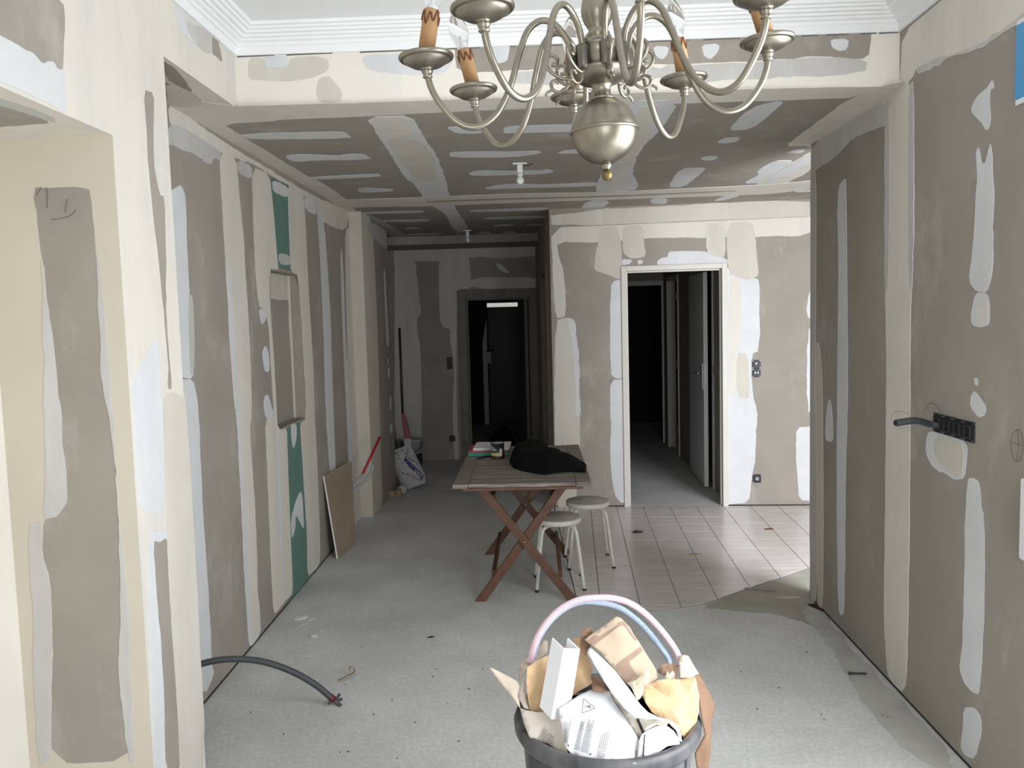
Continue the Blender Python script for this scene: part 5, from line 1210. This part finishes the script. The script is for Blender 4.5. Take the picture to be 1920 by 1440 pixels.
# ivory folded sheet with a black bar, under the strip
fs = Sheet(dz(M7, (965, 862, 2.055), (1000, 880, 2.052), (1090, 975, 2.02), (1160, 1060, 2.01), (1290, 1080, 2.00), (1420, 1085, 2.00), (1400, 1130, 1.985), (1330, 1115, 1.985), (1255, 1150, 1.975), (1192, 1238, 1.975), (1140, 1140, 1.995), (1080, 1060, 2.012), (1000, 930, 2.040)), .010, -.004, .0, 10, 75)
fso = tag(fs.build('folded_leaflet', IPAP, None, .0008), 'ivory folded leaflet with a black bar under the long white strip', 'leaflet')
mb = MB(); ink_line(fs, Q4, (1315, 660), (1415, 900), 5, mb); mb.build('black_bar', PRINTK, fso)
ws = Sheet(inside_bin(dz(M7, (1190, 1235, 1.955), (1215, 1185, 1.965), (1260, 1152, 1.975), (1335, 1122, 1.985), (1410, 1128, 1.985), (1455, 1160, 1.98), (1490, 1215, 1.97), (1500, 1262, 1.96), (1450, 1305, 1.945), (1370, 1350, 1.93), (1260, 1395, 1.915), (1180, 1405, 1.915))), .011, .008, .004, 12, 77)
wso = tag(ws.build('white_sheet', WPAP, None, .0008), 'plain folded white sheet at the right front of the bin', 'paper')
mb = MB(); ink_line(ws, Q4, (1420, 915), (1405, 1090), 2.2, mb); ink_line(ws, Q4, (1405, 1090), (1392, 1240), 2.6, mb); ink_line(ws, Q4, (1395, 1235), (1392, 1280), 4, mb); o = mb.build('black_line', PRINTK, wso); o['kind'] = 'stuff'
sp_ = Sheet(dz(M7, (805, 575, 2.09), (815, 545, 2.10), (835, 545, 2.10), (885, 590, 2.09), (1010, 710, 2.06), (1110, 840, 2.03), (1200, 965, 2.005), (1260, 1025, 1.995), (1330, 1060, 1.99), (1430, 1085, 1.985), (1490, 1120, 1.98), (1510, 1200, 1.965), (1515, 1245, 1.96), (1497, 1240, 1.96), (1470, 1160, 1.975), (1420, 1100, 1.98), (1330, 1075, 1.98), (1250, 1075, 1.975), (1160, 1060, 1.975), (1080, 990, 1.985), (1000, 895, 2.01), (930, 790, 2.03), (870, 690, 2.06)), .009, .010, .0, 10, 79)
tag(sp_.build('foam_strip', M('white_foam_strip', (.74, .75, .775), .6), None, .003), 'long curved white strip lying across the heap in the bin', 'strip')

# hoses arching over the bin
PINK = M('pink_white_hose', (.78, .56, .65), .4); BLUEH = M('pale_blue_hose', (.44, .54, .70), .45)
PALEP = M('white_pink_hose', (.86, .78, .82), .4)
hp = [(380, 640, 2.20), (400, 545, 2.20), (440, 440, 2.20), (520, 325, 2.20), (620, 237, 2.205), (740, 180, 2.21), (870, 163, 2.215), (1000, 167, 2.22), (1120, 203, 2.22), (1230, 275, 2.22), (1340, 385, 2.215), (1430, 500, 2.21), (1485, 595, 2.20), (1500, 680, 2.19)]
hz = corrug(dz(M7, *hp), .0095, 'pink_hose', PINK, pitch=.0048, amp=.14, seg=14)
tag(hz, 'ribbed pink hose arching in a loop over the bin', 'hose')
hp = [(400, 640, 2.235), (412, 560, 2.235), (450, 450, 2.235), (530, 335, 2.235), (640, 242, 2.235), (760, 196, 2.24), (900, 200, 2.245), (1030, 232, 2.25), (1120, 285, 2.25), (1220, 372, 2.245), (1310, 475, 2.235), (1375, 560, 2.22), (1415, 620, 2.21), (1430, 690, 2.19)]
tag(corrug(dz(M7, *hp), .0085, 'blue_hose', BLUEH, pitch=.0048, amp=.10, seg=12), 'pale blue grey hose running just under the pink one', 'hose')
# clear film scraps and string on the rim
mb = MB(); mb.tube(spline(dz(Q4, (680, 1140, 1.925), (800, 1215, 1.915), (950, 1290, 1.90), (1090, 1335, 1.892), (1290, 1370, 1.885)), 6), .0011, 6)
tag(mb.build('white_string', WPAP), 'thin white string lying over the front rim of the bin', 'string')

# ------------------------------------------------------------------ on the table
TT = TZ + .0005
def boxthing(name, label, cat, lo, hi, mat, bevel=.002, rz=0, group=None):
    c = Vector(((lo[0]+hi[0])/2, (lo[1]+hi[1])/2, lo[2])); o = thing(name, label, cat, c, group); o.rotation_euler.z = rz
    h = ((hi[0]-lo[0])/2, (hi[1]-lo[1])/2, hi[2]-lo[2]); MB().box((-h[0], -h[1], 0), (h[0], h[1], h[2])).build('cover', mat, o, bevel); return o
FG = M('green_folder', (.03, .22, .15), .45); FR = M('red_folder', (.42, .08, .07), .5)
g1 = atz(872, 851, TT); 
boxthing('green_folder', 'thick green folder lying under the red one at the back of the table', 'folder', (-.470+.01, 5.30, TT), (-.19, 5.60, TT+.022), FG)
boxthing('red_folder', 'thin red folder on top of the green folder', 'folder', (-.472+.01, 5.32, TT+.0225), (-.20, 5.60, TT+.031), FR, rz=.03)
boxthing('paper_stack', 'stack of white papers lying on the red folder', 'paper', (-.425, 5.33, TT+.0315), (-.185, 5.60, TT+.049), M('stacked_white_paper', (.62, .62, .62), .8), rz=-.02)
tc = atz(932.5, 861, TT); tc = Vector((tc.x, tc.y+.045, TT))
tn = thing('paint_tin', 'small black labelled tin on the table, lid dusted white', 'tin', tc)
r_ = .046; hh = .102
MB().lathe([(.0001, 0), (r_*.97, 0), (r_, .002), (r_, .005), (r_*.97, .007), (r_*.97, hh-.008), (r_, hh-.006), (r_, hh), (r_*.93, hh+.0005), (r_*.9, hh-.004), (.0001, hh-.004)], None, 32).build('tin_body', M('tin_black_label', (.018, .016, .018), .4), tn)
MB().lathe([(.0001, hh-.0035), (r_*.86, hh-.0035), (r_*.88, hh-.001), (.0001, hh)], None, 24).build('tin_lid', M('dusty_tin_lid', (.55, .56, .56), .4, var=.3, vscale=60), tn)
def tin_print(a0, a1, z0, z1, mat, nm):
    n = 8; V = []
    for i in range(n+1):
        a = a0+(a1-a0)*i/n
        for z in (z0, z1): V.append((cos(a)*(r_*.97+.0006), sin(a)*(r_*.97+.0006), z))
    MB().add(V, [(2*i, 2*i+2, 2*i+3, 2*i+1) for i in range(n)], True).build(nm, mat, tn)
YEL = M('label_yellow', (.52, .42, .16), .5); LWH = M('label_white', (.60, .60, .58), .5); DKR = M('label_dark_red', (.12, .01, .012), .5)
fa = -pi/2 - .05
tin_print(fa-1.3, fa-.1+.55, .020, .040, YEL, 'yellow_panel')
for z, a0, a1 in ((.084, -1.25, -.80), (.074, -1.25, -.45), (.064, -1.25, -.20), (.054, -1.25, .0)): tin_print(fa+a0, fa+a1, z, z+.0045, LWH, 'label_line')
tin_print(fa+.42, fa+.80, .018, .066, LWH, 'white_panel')
for z in (.024, .038, .052): tin_print(fa+.52, fa+.70, z, z+.007, BLACKP, 'pictogram') if False else None
tin_print(fa+.86, fa+1.4, .008, .060, DKR, 'dark_red_panel'); tin_print(fa-1.4, fa+1.4, .006, .013, DKR, 'dark_red_band')
pa, pb = atz(892, 860, TT+.006), atz(921, 855, TT+.006)
tag(MB().tube([pa, pa.lerp(pb, .12), pb], [.002, .006, .006], 10).build('marker_pen', BLACKP), 'black pen lying on the table left of the tin', 'pen')
# black fleece heaped at the right of the table
CLOTH = M('black_fleece', (.0055, .0055, .006), .95, spec=.1)
foot = [atz(a, b, TT+.001) for a, b in ((957, 868), (961, 876), (972, 881), (988, 885), (1005, 888), (1022, 890), (1040, 887), (1060, 885), (1098, 886), (1100, 872), (1090, 866))] + [Vector((a, b, TT+.001)) for a, b in ((.22, 5.0), (.155, 5.2), (.10, 5.38), (.03, 5.50), (-.06, 5.50), (-.125, 5.42), (-.165, 5.28), (-.178, 5.08), (-.172, 4.95))]
cl_ = Sheet(foot, .022, 0, 0, 10, 91, toward=(0, 0, 1))
def cloth_h(P, d):
    a = max(0, 1-((P.x+.06)/.145)**4-((P.y-5.10)/.43)**4)**.5*.100
    b = max(0, 1-((P.x-.14)/.16)**4-((P.y-4.92)/.30)**4)**.5*(.085-.25*max(0, P.x-.08))
    return (max(a, b, .028) + .018*noise.noise(Vector((P.x*14, P.y*9, 3))) + .010*abs(noise.noise(Vector((P.x*30, P.y*16, 7)))))*(1-math.exp(-d/.018))
V = []
for v in cl_.v2:
    P = cl_.c + cl_.x*v[0] + cl_.y*v[1]; P.z = TT+.001; P.z += max(0, cloth_h(P, cl_.dist(v))); V.append(P)
fl2 = MB().add(V, [tuple(f) for f in cl_.f], True).build('black_fleece', CLOTH)
tag(fl2, 'black fleece garment heaped on the right of the wooden table', 'garment')
def cloth_pt(x, y, o=.004):
    P = Vector((x, y, TT)); q = P-cl_.c; d = cl_.dist((q.dot(cl_.x), q.dot(cl_.y))); P.z = TT+.001+cloth_h(P, d)+o; return P
tgp = [cloth_pt(*p) for p in ((.060, 4.80), (.098, 4.86), (.088, 4.93), (.058, 4.90))]
mb = MB(); c = sum(tgp, Vector())/4
tg = [at(x, y, c.y-.02) for x, y in ((1030.5, 866), (1032.5, 857), (1041, 863), (1034, 868))]
n_ = Vector((0, -1, .3)).normalized()*.0015
mb.add([p+n_ for p in tg]+[p-n_*20 for p in tg], [(0,1,2,3),(7,6,5,4),(0,4,5,1),(1,5,6,2),(2,6,7,3),(3,7,4,0)]); mb.build('white_care_label', M('white_label', (.75, .75, .75), .7), fl2)

# ------------------------------------------------------------------ heap on the entrance floor
hc = atz(943, 836, 0)
V = []; F = []; nu, nv = 20, 10
for j in range(nv+1):
    for i in range(nu):
        a = 2*pi*i/nu; e_ = j/nv*pi/2; r = .17*(1+.22*noise.noise(Vector((cos(a)*1.6, sin(a)*1.6, e_*2))))
        V.append((r*cos(e_)*cos(a)*1.05, r*cos(e_)*sin(a), .0+.22*sin(e_)*(1+.3*noise.noise(Vector((cos(a), sin(a), 4))))))
for j in range(nv):
    for i in range(nu): F.append((j*nu+i, j*nu+(i+1) % nu, (j+1)*nu+(i+1) % nu, (j+1)*nu+i))
bg = thing('black_bag', 'slumped black bag with a cable on the dim entrance floor', 'bag', (hc.x, hc.y, 0))
MB().add(V, F, True).build('bag_body', M('black_bag_cloth', (.008, .008, .009), .8), bg)
MB().tube(spline([(.02, -.02, .2), (.14, -.05, .17), (.24, .15, .02), (.30, .5, .012), (.36, .9, .012), (.34, 1.0, .3)], 6), .009, 8).build('cable', BLACKP, bg)

# ------------------------------------------------------------------ scraps on the floor
def chip(px, py, pts, th, name, label, cat, mat, group=None, rise=0.0):
    c = atz(px, py, 0); c.z = .0005 if c.x < .2 or c.y < 4.6 else .0055
    rr = [Vector((a, b, 0)) for a, b in pts]; n = len(rr); o = thing(name, label, cat, c, group) if False else None
    V = [c+p+Vector((0, 0, th+rise*((i % 3)/2))) for i, p in enumerate(rr)] + [c+p for p in rr]
    ob = MB().add(V, [tuple(range(n)), tuple(range(n, 2*n))[::-1]] + [(i, (i+1) % n, n+(i+1) % n, n+i) for i in range(n)]).build(name, mat)
    return tag(ob, label, cat, group)
LEAF = M('dry_leaf', (.05, .03, .022), .8); TANP = M('tan_scrap', (.33, .24, .17), .8); CHK = M('plaster_crumb', (.68, .67, .64), .9)
chip(1195, 1000, [(-.04, -.01), (.0, -.018), (.03, -.006), (.045, .012), (.012, .03), (-.02, .012)], .004, 'dry_leaf', 'dark dry leaf on the tiles in front of the doorway', 'leaf', LEAF, None, .012)
chip(1300, 1041, [(-.035, -.01), (.05, -.012), (.045, .006), (-.02, .022)], .002, 'dry_leaf', 'flat brown dry leaf on the tiles, nearer than the dark one', 'leaf', TANP, None, .004)
chip(1440, 994, [(-.03, -.01), (.04, -.006), (.02, .012), (-.02, .014)], .003, 'dry_leaf', 'reddish brown dry leaf on the bright tiles near the low socket', 'leaf', M('rusty_leaf', (.14, .06, .035), .8), None, .006)
chip(807, 1195, [(-.016, -.010), (.006, -.008), (.02, .008), (-.002, .008)], .003, 'black_flake', 'small black flake on the bare concrete left of the table legs', 'flake', BLACKP)
chip(565, 1159, [(-.034, -.024), (.0, -.03), (.028, -.004), (.034, .028), (.004, .02), (-.03, .008)], .003, 'plaster_crumb', 'white plaster crumb on the concrete near the green strip', 'plaster crumb', CHK, None, .004)
chip(590, 1194, [(-.016, -.012), (.016, -.01), (.0, .016)], .010, 'card_chip', 'small folded grey chip on the concrete below the plaster crumb', 'chip', GREYM, None, .01)
chip(1430, 1108, [(-.10, .03), (-.02, .004), (.07, -.026), (.074, -.016), (-.01, .016), (-.09, .042)], .004, 'wood_splinter', 'thin wood splinter on the dark screed at the tile edge', 'splinter', M('pale_splinter', (.30, .27, .22), .8))
chip(1473, 1121, [(-.06, .008), (.0, .012), (.08, -.010), (.02, -.012), (-.04, -.006)], .003, 'wood_shaving', 'pale shaving on the dark screed by the end of the right wall', 'shaving', M('pale_shaving', (.46, .43, .36), .8), None, .006)
# curled brown tape scrap
c = atz(650, 1272, 0); P0 = [Vector(p)+c for p in ((-.028, -.030, .002), (-.010, -.012, .004), (.012, .008, .008), (.030, .022, .016), (.030, .030, .034), (.014, .030, .040), (.008, .024, .028), (.016, .020, .018))]
V = []; 
sp2 = spline(P0, 5)
for i, p in enumerate(sp2):
    V += [p + Vector((-.006, .010, 0)), p + Vector((.006, -.010, .0015))]
cs_ = MB().add(V, [(2*i, 2*i+1, 2*i+3, 2*i+2) for i in range(len(sp2)-1)], True).build('tape_scrap', M('curled_tape', (.42, .32, .24), .6)); cs_.modifiers.new('t', 'SOLIDIFY').thickness = .0012
tag(cs_, 'curled brown scrap of tape on the concrete right of the conduit end', 'tape scrap')
# bolt beside the right wall
n0 = atz(1591, 1263, .006); n1 = atz(1625, 1263.5, .006); n0.z = n1.z = .0075
nl_ = thing('anchor_bolt', 'dark rusty bolt lying on the floor beside the right wall', 'bolt', (n0.x, n0.y, 0)); ni = inv_of(nl_)
RUST = M('rusty_iron', (.045, .035, .030), .7)
d_ = (n1-n0).normalized()
MB().tube([n0, n0+d_*.012], .0070, 10).build('bolt_head', RUST, nl_, inv=ni); MB().tube([n0+d_*.0121, n1-d_*.004, n1], [.0048, .0048, .003], 10).build('shank', RUST, nl_, inv=ni)
# rusty bracket in the gap at the end of the right wall
q = atz(1532, 1139, 0)
tag(MB().add([q+Vector(p) for p in ((-.04, .03, .001), (.02, .05, .001), (.07, -.06, .001), (.02, -.10, .001), (-.04, .03, .010), (.02, .05, .004), (.07, -.06, .012), (.02, -.10, .006))], [(0,1,2,3),(7,6,5,4),(0,4,5,1),(1,5,6,2),(2,6,7,3),(3,7,4,0)]).build('rusty_plate', M('dark_rust', (.03, .014, .012), .8)), 'dark rusty scrap at the foot of the right wall end', 'scrap')
# loose specks too small to count
rg = random.Random(9); mb = MB()
spots = [(589,1140),(735,1145),(760,1173),(678,1213),(735,1313),(818,1255),(812,1269),(778,1355),(838,1318),(880,1292),(637,1411),(653,1410),(532,1377),(744,1422),(470,1336),(648,1284),(1106,1063),(1130,1062),(1120,1066),(1172,1062),(1205,1000),(1399,1013),(1460,994),(1185,917),(1198,944),(1500,1215),(1512,1223),(1610,1247),(1655,1342),(1664,1345),(1540,1340),(1545,1350),(1096,1048),(1108,1080),(700,1340),(905,1255),(860,1390),(1420,1330),(1460,1290),(1390,1260)]
for a, b in spots:
    c = atz(a, b, 0); c.z = .0052 if (c.x > .3 and c.y > 4.6) else .0006
    w_, h_ = rg.uniform(.003, .007), rg.uniform(.0015, .003); an = rg.uniform(0, pi); ux = Vector((cos(an), sin(an), 0)); uy = Vector((-sin(an), cos(an), 0))
    q4_ = [c-ux*w_-uy*h_, c+ux*w_*.7-uy*h_, c+ux*w_, c+uy*h_-ux*w_*.5]
    mb.add(q4_ + [p+Vector((0, 0, .0022)) for p in q4_], [(0,3,2,1),(4,5,6,7),(0,1,5,4),(1,2,6,5),(2,3,7,6),(3,0,4,7)])
o = mb.build('floor_debris', LEAF); o['kind'] = 'stuff'; tag(o, 'tiny dark specks and crumbs scattered over the concrete and tiled floor', 'debris')
